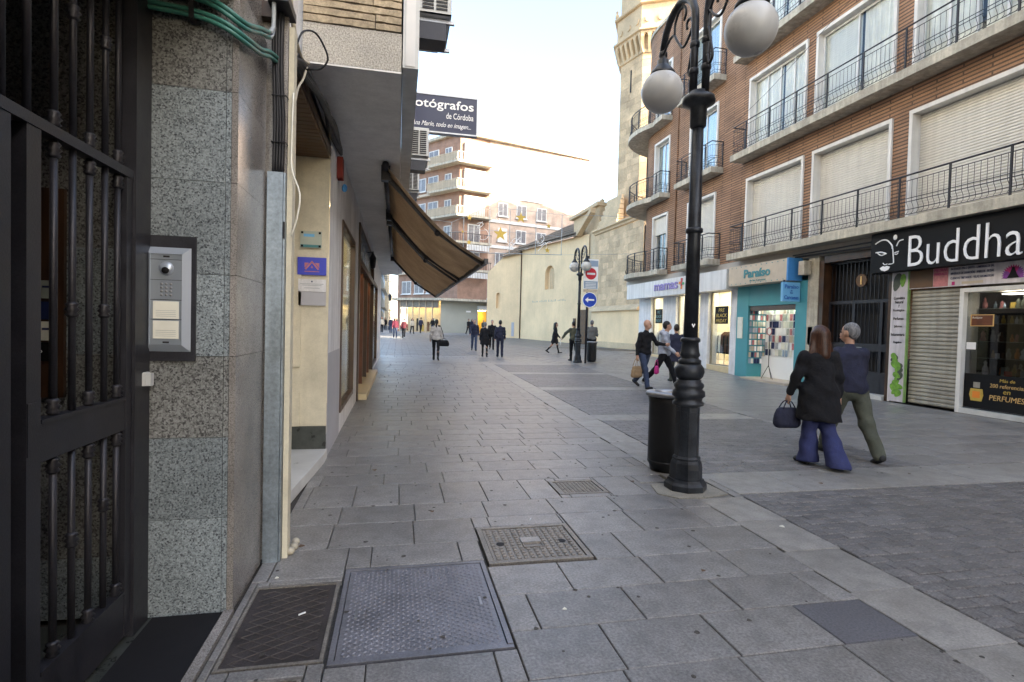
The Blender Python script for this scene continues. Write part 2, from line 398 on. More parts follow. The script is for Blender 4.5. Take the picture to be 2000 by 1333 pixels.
def text(s, name, mat, par, O, U, V, w=None, h=None, depth=.01, bold=0, shear=0, align='LEFT', size=1.0, label=None, spacing=1.0):
    """lettering as a mesh standing on the plane O,U,V; fitted to width w and height h (metres)"""
    cu = bpy.data.curves.new('t', 'FONT'); cu.body = s; cu.size = 1; cu.offset = bold; cu.shear = shear; cu.extrude = .001; cu.space_character = spacing; cu.resolution_u = 3
    cu.align_x = 'CENTER' if align == 'CENTER' else 'LEFT'
    ob = bpy.data.objects.new('t', cu); COL.objects.link(ob); dg = bpy.context.evaluated_depsgraph_get()
    me = bpy.data.meshes.new_from_object(ob.evaluated_get(dg)); bpy.data.objects.remove(ob); bpy.data.curves.remove(cu)
    co = np.empty(len(me.vertices)*3, 'f'); me.vertices.foreach_get('co', co); co = co.reshape(-1, 3)
    if len(co) == 0: return None
    mn, mx = co.min(0), co.max(0); k = size
    kx = w/(mx[0]-mn[0]) if w else (h/(mx[1]-mn[1]) if h else k); ky = h/(mx[1]-mn[1]) if h else kx
    O, U, V = Vector(O), Vector(U), Vector(V); N = U.cross(V)
    cx = (mn[0]+mx[0])/2 if align == 'CENTER' else mn[0]
    zz = (co[:, 2]-mn[2])/max(mx[2]-mn[2], 1e-6)
    vs = [tuple(O+U*float((p[0]-cx)*kx)+V*float((p[1]-mn[1])*ky)+N*float(q*depth)) for p, q in zip(co, zz)]
    vs = localise(vs, par); me.vertices.foreach_set('co', [c for p in vs for c in p]); me.materials.clear(); me.materials.append(MATS[mat]); me.update()
    o = bpy.data.objects.new(name, me); COL.objects.link(o); o.parent = par
    if label: o['label'] = label
    return o
Xp, Yp, Zp = (1,0,0), (0,1,0), (0,0,1)
Xn, Yn = (-1,0,0), (0,-1,0)
# ================================================================ ground, pavement, roadway
def gz(y): return 0 if y < 26 else .012*(min(y, 110)-26)
def ramp01(a, b, t): return min(max((t-a)/(b-a), 0), 1)
def lift(x, y): return .36*ramp01(14.5, 22.5, y)*ramp01(36, 26, y)*ramp01(6.5, 10.8, x) if 14 < y < 36 else 0    # paving climbs gently towards the far shops
def G(x, y): return gz(y)+lift(x, y)
def raise_(mb): mb.v = [(x, y, z+lift(x, y)) for x, y, z in mb.v]; return mb
def ground():
    mb = MB(); ys = [-80, 0, 10]+[14.5+1.0*i for i in range(9)]+[24, 26, 28, 31, 34, 36, 40, 60, 60.5, 80, 110, 300, 1500]; xs = [-500, -40, -.9, 4, 6.5, 8, 9.5, 10.8, 15, 30, 500]
    zz = lambda y: gz(y)-(.035 if y <= 60 else 0)
    vs = [(x, y, zz(y)+lift(x, y)) for y in ys for x in xs]; n = len(xs)
    mb.add(vs, [(j*n+i, j*n+i+1, (j+1)*n+i+1, (j+1)*n+i) for j in range(len(ys)-1) for i in range(n-1)])
    mb.mi = [0 if ys[k//(n-1)] >= 60 else 1 for k in range(len(mb.f))]
    build(mb, 'ground', ['ground', 'joint'], kind='structure')
ground()
XL = lambda y: 2.97+.037*y
XR_ = lambda y: 8.0 if y < 4.4 else 5.6+.07*y
COVERS = [(-.75, -.285, 2.44, 3.21), (-.285, .575, 2.40, 3.37), (.585, 1.30, 3.285, 3.915), (1.45, 1.94, 4.59, 5.02), (-.79, -.36, 1.75, 2.36), (2.36, 3.04, 4.33, 4.86)]
def subtract(r, c):
    a, b, d, e = r; p, q, s, t = c
    if p >= b or q <= a or s >= e or t <= d: return [r]
    out = []
    if p-a > .03: out.append((a, p, d, e))
    if b-q > .03: out.append((q, b, d, e))
    a2, b2 = max(a, p), min(b, q)
    if s-d > .03: out.append((a2, b2, d, s))
    if e-t > .03: out.append((a2, b2, t, e))
    return out
def in_view(x, y):
    d = Vector((x, y)); yaw = math.radians(12.03)
    dep = x*math.sin(yaw)+y*math.cos(yaw); lat = x*math.cos(yaw)-y*math.sin(yaw)
    if dep < .3: return 0
    px = 1000+1050*lat/dep; py = 638+1050*1.5/dep
    return -250 < px < 2260 and py < 1650
def paving():
    rnd = random.Random(3)
    bed = MB(); bed.quad((-.79, -3, -.03), (11.05, -3, -.03), (11.05, 14.4, -.03), (-.79, 14.4, -.03))
    pav = build(bed, 'pavement', 'joint', kind='structure')
    rows = [.72, 1.08, 1.44, 1.8, 2.17, 2.54, 2.895, 3.26, 3.68, 4.12, 4.50, 5.09]
    while rows[-1] < 24: rows.append(rows[-1]+.372+rnd.uniform(-.008, .008))
    slabs = []          # (x0,x1,y0,y1,mat)
    offs = {2: .72, 3: 1.0, 4: .46, 5: .73, 6: 1.02, 7: .43, 8: .14, 9: .16, 10: .04}
    for i, (y0, y1) in enumerate(zip(rows, rows[1:])):
        L = .375 if abs(y1-y0-.59) < .02 else .567
        xe = XL((y0+y1)/2)-.46; x = offs.get(i, rnd.uniform(0, .56)); x -= math.ceil((x+.79)/L)*L
        while x < xe:
            a, b = max(x, -.79), min(x+L, xe)
            if b-a > .04:
                rs = [(a, b, y0, y1)]
                for c in COVERS: rs = [q for r in rs for q in subtract(r, c)]
                for r in rs: slabs.append((*r, 'slab_dark' if (abs((a+b)/2-2.41) < .29 and abs((y0+y1)/2-2.35) < .1) else 'slab'))
            x += L
    # the dark replaced slab is kept on its own row
    y = .9
    while y < 21.2:                                                      # border strip along the roadway
        L = .57; x1 = XL(y+L/2); rs = [(x1-.455, x1-.01, y, y+L)]
        for c in COVERS: rs = [q for r in rs for q in subtract(r, c)]
        for r in rs: slabs.append((*r, 'slab_light'))
        y += L
    for (y0, y1) in ((4.40, 5.08), (8.25, 8.8), (12.4, 12.95), (16.6, 17.15), (20.6, 21.2)):   # light cross bands
        x = XL(y0); xe = XR_(y0) if y0 > 5 else 11.0
        while x < xe-.05:
            b = min(x+.72, xe); slabs.append((x, b, y0, y1, 'slab_light')); x += .72
    y = 5.09; i = 0
    while y < 21.2:                                                      # right-hand side of the street
        y1 = y+.5; xa = XR_(y+.25); x = xa-(.35 if i % 2 else 0)
        while x < 11.03:
            a, b = max(x, xa), min(x+.7, 11.03)
            if b-a > .04: slabs.append((a, b, y, y1, 'slab'))
            x += .7
        y = y1; i += 1
    y = .9
    while y < 4.39:
        x = 8.02
        while x < 11: slabs.append((x, min(x+.7, 11.03), y, min(y+.5, 4.39), 'slab')); x += .7
        y += .5
    # plaza beyond the roadway
    y = 21.2; i = 0; far = MB()
    while y < 59:
        L = .75 if y < 40 else 1.5; D = .5 if y < 40 else 1.0; x = -.79-(L/2 if i % 2 else 0)
        xe = 11.0 if y < 22 else (14.9 if y < 41 else 14.9-(y-41)*.27); xb = -.79 if y < 24.3 else -14
        x = xb-(L/2 if i % 2 else 0)
        while x < xe:
            g = .006; a, b = max(x, xb), min(x+L, xe)
            if b-a > .05 and in_view((a+b)/2, y): far.box(a+g, b-g, y+g, y+D-g, gz(y)-.03, gz(y+D/2)+rnd.uniform(-.001, .001), skip='bkr')
            x += L
        y += D; i += 1
    slabs = [s for s in slabs if in_view((s[0]+s[1])/2, (s[2]+s[3])/2)]
    slabs.sort(key=lambda s: math.hypot((s[0]+s[1])/2, (s[2]+s[3])/2)+(0 if s[1]-s[0] > .2 else 2))
    rest = {'slab': MB(), 'slab_light': MB()}
    for k, (a, b, c, d, m) in enumerate(slabs):
        g = .0016+rnd.random()*.0018; dz = rnd.uniform(-.0012, .0008)
        if k < 300:
            w, h = (b-a)/2-g, (d-c)/2-g; mb = MB().cbox(-w, w, -h, h, -.03, 0, .004)
            o = build(mb, 'paving_slab', m); o.location = ((a+b)/2, (c+d)/2, dz); o.parent = pav
            o.rotation_euler = (rnd.uniform(-.0012, .0012), rnd.uniform(-.0012, .0012), 0)
        else: rest['slab' if m == 'slab_dark' else m].cbox(a+g, b-g, c+g, d-g, -.03, dz, .004)
    rest['slab'].add(far.v, far.f); raise_(rest['slab']); raise_(rest['slab_light'])
    build(rest['slab'], 'paving_slabs_beyond', 'slab', pav, kind='stuff'); build(rest['slab_light'], 'border_slabs_beyond', 'slab_light', pav, kind='stuff')
    # ---- roadway of small setts
    road = build(MB().quad((XL(0), 0, -.026), (11, 0, -.026), (11, 4.4, -.026), (XL(4.4), 4.4, -.026)).quad((XL(4.4), 4.4, -.026), (XR_(4.5), 4.4, -.026), (XR_(14.4), 14.4, -.026), (XL(14.4), 14.4, -.026)), 'roadway', 'joint', kind='structure')
    setts = []; 
    for (ya, yb) in ((1.0, 4.39), (5.09, 8.24), (8.81, 12.39), (12.96, 16.59), (17.16, 20.59)):
        y = ya; i = 0
        near = ya < 4.5; D = .098 if near else .12; L = .195 if near else .24
        nrow = round((yb-ya)/D); D = (yb-ya)/nrow
        for r in range(nrow):
            yy = ya+r*D; xa, xb = XL(yy+D/2)+.005, XR_(yy+D/2); x = xa-(L/2 if r % 2 else 0)
            while x < xb:
                w = L*rnd.uniform(.9, 1.1); a, b = max(x, xa), min(x+w, xb)
                if b-a > .03 and in_view((a+b)/2, yy): setts.append((a, b, yy, yy+D))
                x += w
    setts.sort(key=lambda s: math.hypot((s[0]+s[1])/2, s[2]))
    rest = MB()
    for k, (a, b, c, d) in enumerate(setts):
        g = .0015+rnd.random()*.0025; dz = rnd.uniform(-.0045, .001)
        if k < 300:
            w, h = (b-a)/2-g, (d-c)/2-g; o = build(MB().cbox(-w, w, -h, h, -.025, 0, .006), 'sett', 'sett'); o.location = ((a+b)/2, (c+d)/2, dz); o.parent = road
            o.rotation_euler = (rnd.uniform(-.012, .012), rnd.uniform(-.012, .012), rnd.uniform(-.012, .012))
        else: rest.cbox(a+g, b-g, c+g, d-g, -.025, dz if c < 5 else dz*.4, .008 if c < 5 else .005)
    raise_(rest); build(rest, 'setts_beyond', 'sett', road, kind='stuff')
    # mortar bed round the lamp base, with an uneven outline
    mb = MB(); pts = [(2.37, 4.52), (2.5, 4.36), (2.78, 4.345), (3.03, 4.42), (3.02, 4.8), (2.8, 4.84), (2.44, 4.8)]
    mb.prism([(x, y) for x, y in pts], (0, 0, -.03), Xp, Yp, Zp, .028)
    build(mb, 'mortar_bed', 'mortar_patch', kind='structure')
    mb = MB().quad((2.36, 4.33, -.012), (3.04, 4.33, -.012), (3.04, 4.86, -.012), (2.36, 4.86, -.012)); build(mb, 'mortar_bed', 'slab', pav)
paving()
def covers():
    # steel chequer plate
    x0, x1, y0, y1 = -.275, .565, 2.415, 3.355
    t = thing('access_cover', 'large steel chequer plate access cover with two lifting slots', 'manhole cover', ((x0+x1)/2, y0, -.02))
    build(MB().box(x0+.03, x1-.03, y0+.03, y1-.03, -.02, -.004), 'plate', 'cover_steel', t)
    fr = MB(); fr.box(x0, x1, y0, y0+.026, -.02, 0); fr.box(x0, x1, y1-.026, y1, -.02, 0); fr.box(x0, x0+.026, y0+.026, y1-.026, -.02, 0); fr.box(x1-.026, x1, y0+.026, y1-.026, -.02, .004)
    build(fr, 'frame', 'cover_steel', t)
    lz = MB(); nx, ny = 30, 42
    for i in range(nx):
        for j in range(ny):
            cx = x0+.05+(i+.5)*(x1-x0-.1)/nx; cy = y0+.05+(j+.5)*(y1-y0-.1)/ny; a = math.radians(35 if (i+j) % 2 else -35)
            d = Vector((math.cos(a)*.0145, math.sin(a)*.0145, 0)); e = Vector((-d.y, d.x, 0))*.38
            c = Vector((cx, cy, -.004)); lz.add([c-d, c-e, c+d, c+e, c+Vector((0, 0, .005))], [(0, 1, 4), (1, 2, 4), (2, 3, 4), (3, 0, 4)])
    build(lz, 'tread_pattern', 'cover_steel', t, kind='stuff')
    for x, y in ((-.18, 2.83), (.47, 2.86)): build(MB().box(x-.007, x+.007, y-.045, y+.045, -.004, .0015), 'lifting_slot', 'steel', t)
    # dark lozenge cover
    x0, x1, y0, y1 = -.745, -.295, 2.45, 3.2
    t = thing('access_cover', 'dark cast iron cover with raised lozenge ribs beside the granite wall', 'manhole cover', ((x0+x1)/2, y0, -.02))
    build(MB().box(x0+.02, x1-.02, y0+.02, y1-.02, -.02, -.006), 'plate', 'cover_dark', t)
    fr = MB(); fr.box(x0, x1, y0, y0+.018, -.02, -.001); fr.box(x0, x1, y1-.018, y1, -.02, -.001); fr.box(x0, x0+.018, y0+.018, y1-.018, -.02, -.001); fr.box(x1-.018, x1, y0+.018, y1-.018, -.02, -.001)
    build(fr, 'frame', 'cover_iron', t)
    rb = MB(); a0, a1, b0, b1 = x0+.05, x1-.05, y0+.05, y1-.05; s = .62
    for k in range(-14, 24):
        for sg in (1, -1):
            # line y = b0 + k*.085 + sg*s*(x-a0)
            pts = []
            for x in (a0, a1):
                y = b0+k*.068+sg*s*(x-a0)
                pts.append((x, y))
            (xa, ya), (xb, yb) = pts
            if max(ya, yb) < b0 or min(ya, yb) > b1: continue
            def clip(p, q):
                (xa, ya), (xb, yb) = p, q
                for lim, up in ((b0, False), (b1, True)):
                    if (ya > lim) == up and (yb > lim) == up and ya != lim: return None
                    for _ in (0, 1):
                        if (ya > lim) == up and (yb > lim) != up: xa, ya = xa+(xb-xa)*(lim-ya)/(yb-ya), lim
                        elif (yb > lim) == up and (ya > lim) != up: xb, yb = xb+(xa-xb)*(lim-yb)/(ya-yb), lim
                return (xa, ya), (xb, yb)
            r = clip(*pts)
            if r and abs(r[0][0]-r[1][0]) > .02: rb.bar((*r[0], -.0055+.0006*(sg > 0)), (*r[1], -.0055+.0006*(sg > 0)), .0045, .004)
    build(rb, 'rib_pattern', 'cover_rib', t, kind='stuff')
    # studded square covers
    def stud(x0, x1, y0, y1, nx, ny, label, centre):
        t = thing('manhole_cover', label, 'manhole cover', ((x0+x1)/2, y0, -.02), group='studded square manhole covers')
        build(MB().box(x0+.04, x1-.04, y0+.04, y1-.04, -.02, -.006), 'plate', 'cover_iron', t)
        fr = MB(); w = .034; fr.box(x0, x1, y0, y0+w, -.02, .001); fr.box(x0, x1, y1-w, y1, -.02, .001); fr.box(x0, x0+w, y0+w, y1-w, -.02, .001); fr.box(x1-w, x1, y0+w, y1-w, -.02, .001)
        build(fr, 'frame', 'cover_iron', t)
        st = MB(); cx, cy = (x0+x1)/2, (y0+y1)/2; dx, dy = (x1-x0-.1)/nx, (y1-y0-.1)/ny
        for i in range(nx):
            for j in range(ny):
                px, py = x0+.05+(i+.5)*dx, y0+.05+(j+.5)*dy
                if centre and abs(px-cx) < .085 and abs(py-cy) < .1: continue
                if centre and min(abs(px-cx-.22), abs(px-cx+.22)) < .03 and abs(py-cy) < .04: continue
                st.cbox(px-dx*.3, px+dx*.3, py-dy*.27, py+dy*.27, -.006, .002, .003)
        build(st, 'studs', 'cover_iron', t, kind='stuff')
        if centre:
            build(MB().box(cx-.07, cx+.07, cy-.005, cy+.08, -.006, .0025), 'badge', 'slab_light', t)
            f = MB(); f.box(cx-.07, cx+.07, cy-.085, cy-.078, -.006, .002); f.box(cx-.07, cx+.07, cy-.022, cy-.015, -.006, .002); f.box(cx-.07, cx-.063, cy-.078, cy-.022, -.006, .002); f.box(cx+.063, cx+.07, cy-.078, cy-.022, -.006, .002)
            build(f, 'badge_frame', 'cover_iron', t)
            for sx in (-.22, .22): build(MB().lathe([(.03, -.0058), (.03, -.004), (.026, -.0035), (0, -.0035)], (cx+sx, cy, 0), 14), 'key_hole', 'dark_void', t)
    stud(.595, 1.29, 3.295, 3.905, 13, 12, 'square studded manhole cover with pale badge beside the steel plate', True)
    stud(1.46, 1.93, 4.60, 5.01, 10, 9, 'small worn studded manhole cover nearest the lamp post', False)
    t = thing('access_cover', 'dark small cover cut off by the bottom edge of the view', 'manhole cover', (-.57, 1.76, -.02))
    build(MB().box(-.765, -.385, 1.775, 2.335, -.02, -.004), 'plate', 'cover_dark', t)
    fr = MB(); fr.box(-.785, -.365, 2.337, 2.355, -.02, .0); fr.box(-.785, -.365, 1.755, 1.773, -.02, .0); fr.box(-.785, -.767, 1.773, 2.337, -.02, 0); fr.box(-.383, -.365, 1.773, 2.337, -.02, 0); build(fr, 'frame', 'cover_iron', t)
    for (x, y, a, lab) in ((-.45, 2.87, .6, 'cigarette end lying on the dark lozenge cover'), (1.04, 4.02, 1.2, 'white cigarette end on the slabs behind the studded cover')):
        d = Vector((math.cos(a), math.sin(a), 0))*.018; z = .002
        o = build(MB().tube([Vector((x, y, z))-d, Vector((x, y, z))+d], .0045, 6), 'cigarette_end', 'sign_white', label=lab, cat='litter')
    rnd = random.Random(5); mb = MB()
    for k in range(260):
        x, y = rnd.uniform(-.7, 2.8) if k < 150 else rnd.uniform(-.7, 9), rnd.uniform(1.8, 7) if k < 150 else rnd.uniform(4, 13); r = rnd.uniform(.005, .017)
        pts = [(x+r*rnd.uniform(.6, 1.2)*math.cos(t), y+r*rnd.uniform(.6, 1.2)*math.sin(t)) for t in [i*math.pi/4 for i in range(8)]]
        mb.prism(pts, (0, 0, .0005), Xp, Yp, Zp, .0012)
    for k in range(14):
        x, y = [(-.66, 3.3), (-.6, 3.75), (2.3, 4.9), (2.6, 5.1), (1.2, 5.9), (.3, 4.3), (2.95, 3.6), (4.2, 4.6), (1.9, 3.0), (3.6, 5.9), (-.2, 5.6), (2.2, 7.1), (.9, 2.7), (5.5, 4.8)][k]; a_ = rnd.uniform(0, 6); L = rnd.uniform(.012, .03)
        o = build(MB().prism([(L*math.cos(a_+q)*(1 if i % 2 else .55), L*math.sin(a_+q)*(1 if i % 2 else .55)) for i, q in enumerate([j*math.pi/3 for j in range(6)])], (x, y, .001), Xp, Yp, (.1, .1, 1), .004), 'paper_scrap' if k % 3 == 0 else 'dry_leaf', 'paper' if k % 3 == 0 else 'wood_slat'); tag(o, 'tiny white paper scrap lying on the paving' if k % 3 == 0 else 'small dry brown leaf lying on the paving', 'litter', 'paper scraps on the paving' if k % 3 == 0 else 'dry leaves on the paving')
    tag(build(mb, 'gum_spots', 'joint', kind='stuff'), 'dark trodden gum spots scattered on the pavement', 'gum')
covers()
# ================================================================ left side of the street
def granite_building():
    t = thing('granite_building', 'granite clad building at the left with a gated entrance recess', 'building', (-.82, 2.95, 0))
    zs = [.0, .49, .9, 1.31, 1.72, 2.18, 2.63, 3.16]; mats = ['granite', 'granite', 'granite_brown', 'granite', 'granite', 'granite', 'granite_brown']
    for z0, z1, m in zip(zs, zs[1:], mats):
        build(MB().box(-1.25, -.857, 2.95, 2.972, z0+.0012, z1-.0012), 'cladding_slab', m, t)
        build(MB().box(-.855, -.832, 2.951, 2.972, z0+.0012, z1-.0012), 'cladding_edge', m, t)
    zs2 = [.0, 1.31, 1.72, 2.18, 2.63, 3.16]
    for z0, z1 in zip(zs2, zs2[1:]): build(MB().box(-.83, -.80, 2.95, 3.515, z0+.0012, z1-.0012), 'cladding_slab', 'granite_side', t)
    core = MB(); core.box(-1.25, -.832, 2.973, 3.51, 0, 3.16)
    core.box(-9, -.81, -22, 1.25, 0, 14); core.box(-9, -.83, 1.25, 3.56, 3.2, 14); core.box(-3.4, -1.26, 3.03, 3.5, 0, 3.2); core.box(-3.5, -3.3, 1.25, 3.03, 0, 3.2)
    build(core, 'wall', 'granite_side', t)
    build(MB().box(-3.3, -.82, 1.25, 3.5, 3.1, 3.195), 'recess_ceiling', 'skirt_stone', t)
    # lobby seen through the gate
    for k, (z0, z1) in enumerate(((0, .3), (.3, .8), (.8, 1.31), (1.31, 1.83), (1.83, 2.4), (2.4, 3.09))):
        for j, (xa, xb) in enumerate(((-2.02, -1.262), (-2.8, -2.024))):
            build(MB().box(xa, xb, 3.0, 3.02, z0+.001, z1-.001), 'cladding_slab', 'granite_brown' if (k+j) % 3 else 'granite', t)
    build(MB().box(-3.3, -1.0, 1.25, 2.95, -.02, -.002), 'lobby_floor', 'skirt_stone', t)
    build(MB().box(-.84, -.795, 1.25, 2.949, -.02, .012), 'threshold', 'granite_side', t)
    build(MB().box(-1.8, -1.57, 2.975, 2.998, 1.1, 2.1), 'directory_board', 'wood_dark', t)
    build(MB().box(-1.16, -.845, 1.3, 2.93, -.0, .012), 'door_mat', 'mat_black', None, 'black coir mat lying in the gated entrance recess', 'mat')
    for k, (z0, z1, m, lab) in enumerate(((1.575, 1.66, 'glass_plate', 'pale name plate, topmost of the four behind the gate'), (1.475, 1.56, 'plate_blue', 'dark blue name plate below the topmost pale plate behind the gate'), (1.375, 1.465, 'paper', 'white name plate between the dark blue and the black plates behind the gate'), (1.278, 1.365, 'sign_black', 'black name plate, lowest of the four behind the gate'))):
        p = thing('name_plate', lab, 'plaque', (-1.7, 2.97, z0), group='name plates in the lobby')
        build(MB().box(-1.805, -1.605, 2.96, 2.972, z0, z1), 'plate', m, p)
        for sx in (-1.795, -1.615):
            for sz in (z0+.01, z1-.01): build(MB().box(sx-.004, sx+.004, 2.956, 2.9595, sz-.004, sz+.004), 'screw', 'dark_void', p)
        if k == 3: text('A', 'lettering', 'sign_white', p, (-1.79, 2.9595, z0+.035), Xp, Zp, h=.03, depth=.002); text('T U O', 'lettering', 'sign_white', p, (-1.70, 2.9595, z0+.038), Xp, Zp, w=.05, depth=.002)
        if k == 1: text('G', 'lettering', 'sign_white', p, (-1.79, 2.9595, z0+.04), Xp, Zp, h=.025, depth=.002); text('A', 'lettering', 'sign_white', p, (-1.715, 2.9595, z0+.042), Xp, Zp, h=.018, depth=.002)
        if k in (0, 2):
            for q in range(3): build(MB().box(-1.79+.07*q, -1.755+.07*q, 2.957, 2.9595, z0+.03+.01*q, z0+.036+.012*q), 'print_line', 'plate_blue', p)
    # iron gate
    g = thing('iron_gate', 'black wrought iron gate with collared bars in the granite recess', 'gate', (-1.22, 2.9, 0))
    X = -1.22
    def bx(name, y0, y1, z0, z1, w=.022, p=g): return build(MB().box(X-w, X+w, y0, y1, z0, z1), name, 'iron', p)
    bx('frame_post', 2.79, 2.94, 0, 3.09, .035)
    bx('stile', 2.068, 2.142, .03, 2.125); bx('stile', 2.735, 2.786, .03, 2.125)
    bx('stile', 1.92, 1.995, .03, 2.125); bx('top_rail', 1.3, 2.789, 2.126, 2.165, .026)
    for (z0, z1) in ((.03, .23), (.985, 1.12)):
        bx('rail', 2.146, 2.734, z0, z1, .018); bx('rail_edge', 2.146, 2.734, z1+.0005, z1+.014, .024)
        bx('rail', 1.3, 1.939, z0, z1, .018)
    ys = [2.25, 2.365, 2.48, 2.595, 2.7]+[1.86-.115*k for k in range(4)]
    for i, y in enumerate(ys):
        for (z0, z1, cs) in ((.245, .984, (.27, .95) if i % 2 == 0 else (.6+.03*i,)), (1.135, 2.125, (1.165, 2.09) if i % 2 == 0 else (1.52,)), (2.166, 3.09, (2.2,) if i % 2 == 0 else (2.64,))):
            b = build(MB().tube([(X, y, z0), (X, y, z1)], .0125, 10), 'bar', 'iron', g)
            for c in cs: build(MB().lathe([(.014, -.03), (.023, -.02), (.016, -.01), (.026, 0), (.016, .01), (.023, .02), (.014, .03)], (X, y, c), 12), 'collar', 'iron', b)
    for y in (2.105, 1.985): build(MB().tube([(X, y, 2.166), (X, y, 3.09)], .0125, 10), 'bar', 'iron', g)
    bx('lock_plate', 2.07, 2.12, 1.02, 1.2, .026)
    build(MB().cbox(-1.185, -1.17, 2.86, 2.905, 1.17, 1.235, .004).box(-1.185, -1.15, 2.865, 2.9, 1.17, 1.23), 'latch_box', 'ac_white', None, 'small white plastic contact box on the gate post below the intercom', 'box')
    # intercom
    t = thing('intercom', 'aluminium video intercom with camera and keypad on the granite reveal', 'intercom', (-1.1, 2.95, 1.28))
    build(MB().box(-1.222, -.982, 2.938, 2.9485, 1.285, 1.9), 'back_plate', 'iron', t)
    x0, x1, z0, z1 = -1.212, -1.003, 1.332, 1.842; a = .034
    fr = MB(); yo, yi = 2.9375, 2.915
    P = [(x0, z0), (x1, z0), (x1, z1), (x0, z1)]; Q = [(x0+a, z0+a), (x1-a, z0+a), (x1-a, z1-a), (x0+a, z1-a)]
    for i in range(4):
        j = (i+1) % 4; fr.quad((P[i][0], yo, P[i][1]), (P[j][0], yo, P[j][1]), (Q[j][0], yi, Q[j][1]), (Q[i][0], yi, Q[i][1]))
        fr.quad((Q[i][0], yi, Q[i][1]), (Q[j][0], yi, Q[j][1]), (Q[j][0], yi+.008, Q[j][1]), (Q[i][0], yi+.008, Q[i][1]))
    build(fr, 'bezel', 'intercom_light', t)
    qx0, qx1, qz0, qz1 = x0+a, x1-a, z0+a, z1-a
    for (za, zb) in ((qz1-.026, qz1), (qz1-.125, qz1-.027), (qz1-.222, qz1-.126), (qz1-.318, qz1-.223), (qz0, qz1-.319)):
        build(MB().box(qx0, qx1, 2.921, 2.93, za+.0008, zb-.0008), 'module', 'intercom_metal', t)
    cx = (qx0+qx1)/2
    cm = build(MB().sphere((cx, 2.922, qz1-.07), (.033, .018, .033), 20, 12), 'camera', 'intercom_light', t)
    build(MB().sphere((cx, 2.907, qz1-.08), (.017, .008, .017), 14, 8), 'lens', 'sign_black', cm)
    for i in range(3):
        for j in range(4): build(MB().sphere((cx-.02+.02*i, 2.9205, qz1-.145-.018*j), (.0065, .004, .0055), 8, 6), 'button', 'steel', t)
    for (za, zb) in ((qz1-.315, qz1-.23), (qz1-.412, qz1-.325)):
        cd = build(MB().box(qx0+.014, qx1-.014, 2.9185, 2.9208, za, zb), 'label_card', 'paper', t)
        for k in range(4): build(MB().box(qx0+.026, qx1-.026, 2.9178, 2.9184, za+.012+.009*k, za+.0135+.009*k), 'print_line', 'cable_grey', cd)
    for z in (qz1-.012, qz0+.012): build(MB().box(cx-.014, cx+.014, 2.9195, 2.9208, z-.004, z+.004), 'slot', 'dark_void', t)
    # conduits
    ga = [(-1.3, 2.9, 2.99), (-1.185, 2.9, 2.97), (-.987, 2.9, 2.955), (-.85, 2.885, 2.91), (-.77, 2.95, 2.88), (-.76, 3.2, 2.95), (-.76, 3.4, 3.03), (-.75, 3.52, 3.06), (-.74, 3.57, 3.09), (-.74, 3.6, 3.18), (-.74, 3.58, 3.5), (-.74, 3.58, 4.2)]
    gb = [(-1.3, 2.9, 3.06), (-1.1, 2.9, 3.05), (-.95, 2.9, 3.03), (-.85, 2.88, 2.98), (-.77, 2.95, 2.95), (-.76, 3.2, 3.06), (-.76, 3.36, 3.12), (-.755, 3.43, 3.17), (-.75, 3.45, 3.26), (-.75, 3.44, 3.6), (-.75, 3.44, 4.2)]
    def smooth(pts, n=4):
        pts = [Vector(p) for p in pts]; out = []
        for i in range(len(pts)-1):
            p0, p1, p2, p3 = pts[max(i-1, 0)], pts[i], pts[i+1], pts[min(i+2, len(pts)-1)]
            for k in range(n):
                s = k/n; out.append(.5*((2*p1)+(p2-p0)*s+(2*p0-5*p1+4*p2-p3)*s*s+(3*p1-p0-3*p2+p3)*s**3))
        return out+[pts[-1]]
    globals()['smooth'] = smooth
    labs = ['lowest green conduit bending round the granite corner', 'second green conduit from the bottom on the granite corner', 'third green conduit from the bottom on the granite corner', 'uppermost green conduit ending in a grey bend']
    for k, (base, off, m) in enumerate(((ga, 0, 'cable_green'), (ga, .024, 'cable_green'), (gb, 0, 'cable_green'), (gb, .024, 'cable_green'))):
        pts = [(p[0]+off*.1, p[1]-off*(.5 if i > 5 else .1), p[2]+off*(1 if i < 8 else .3)) for i, p in enumerate(base)]
        sp = smooth(pts); c = int(len(sp)*.72) if k < 2 else int(len(sp)*.62)
        t = thing('conduit', labs[k], 'conduit', (-1.3, 2.9, 2.9), group='green conduits')
        build(MB().tube(sp[:c+1], .0115, 8), 'tube', m, t); build(MB().tube(sp[c:], .0125, 8), 'bend', 'cable_grey', t)
    build(MB().box(-1.005, -.985, 2.875, 2.925, 2.93, 3.1), 'conduit_clamp', 'cable_black', None, 'black strap holding the green conduits to the granite', 'strap')
    mb = MB(); rnd = random.Random(2)
    for k in range(8):
        ox, oy = (k % 4)*.016-.024, (k//4)*.018
        mb.tube(smooth([(-.735+ox, 3.535+oy, 2.38), (-.73+ox, 3.53+oy, 2.7), (-.74+ox+rnd.uniform(-.004, .004), 3.53+oy, 2.95), (-.745+ox, 3.53+oy, 3.2), (-.74+ox, 3.54+oy, 3.6), (-.74+ox, 3.54+oy, 4.3)], 3), .0095, 6)
    t = thing('cable_bundle', 'thick bundle of black cables rising out of the galvanised duct', 'cable', (-.73, 3.54, 2.4)); build(mb, 'cables', 'cable_black', t)
    for z in (2.58, 2.86): build(MB().tube([(-.77, 3.52, z), (-.69, 3.515, z), (-.685, 3.575, z), (-.77, 3.58, z)], .005, 5, closed=True), 'tie', 'cable_black', t)
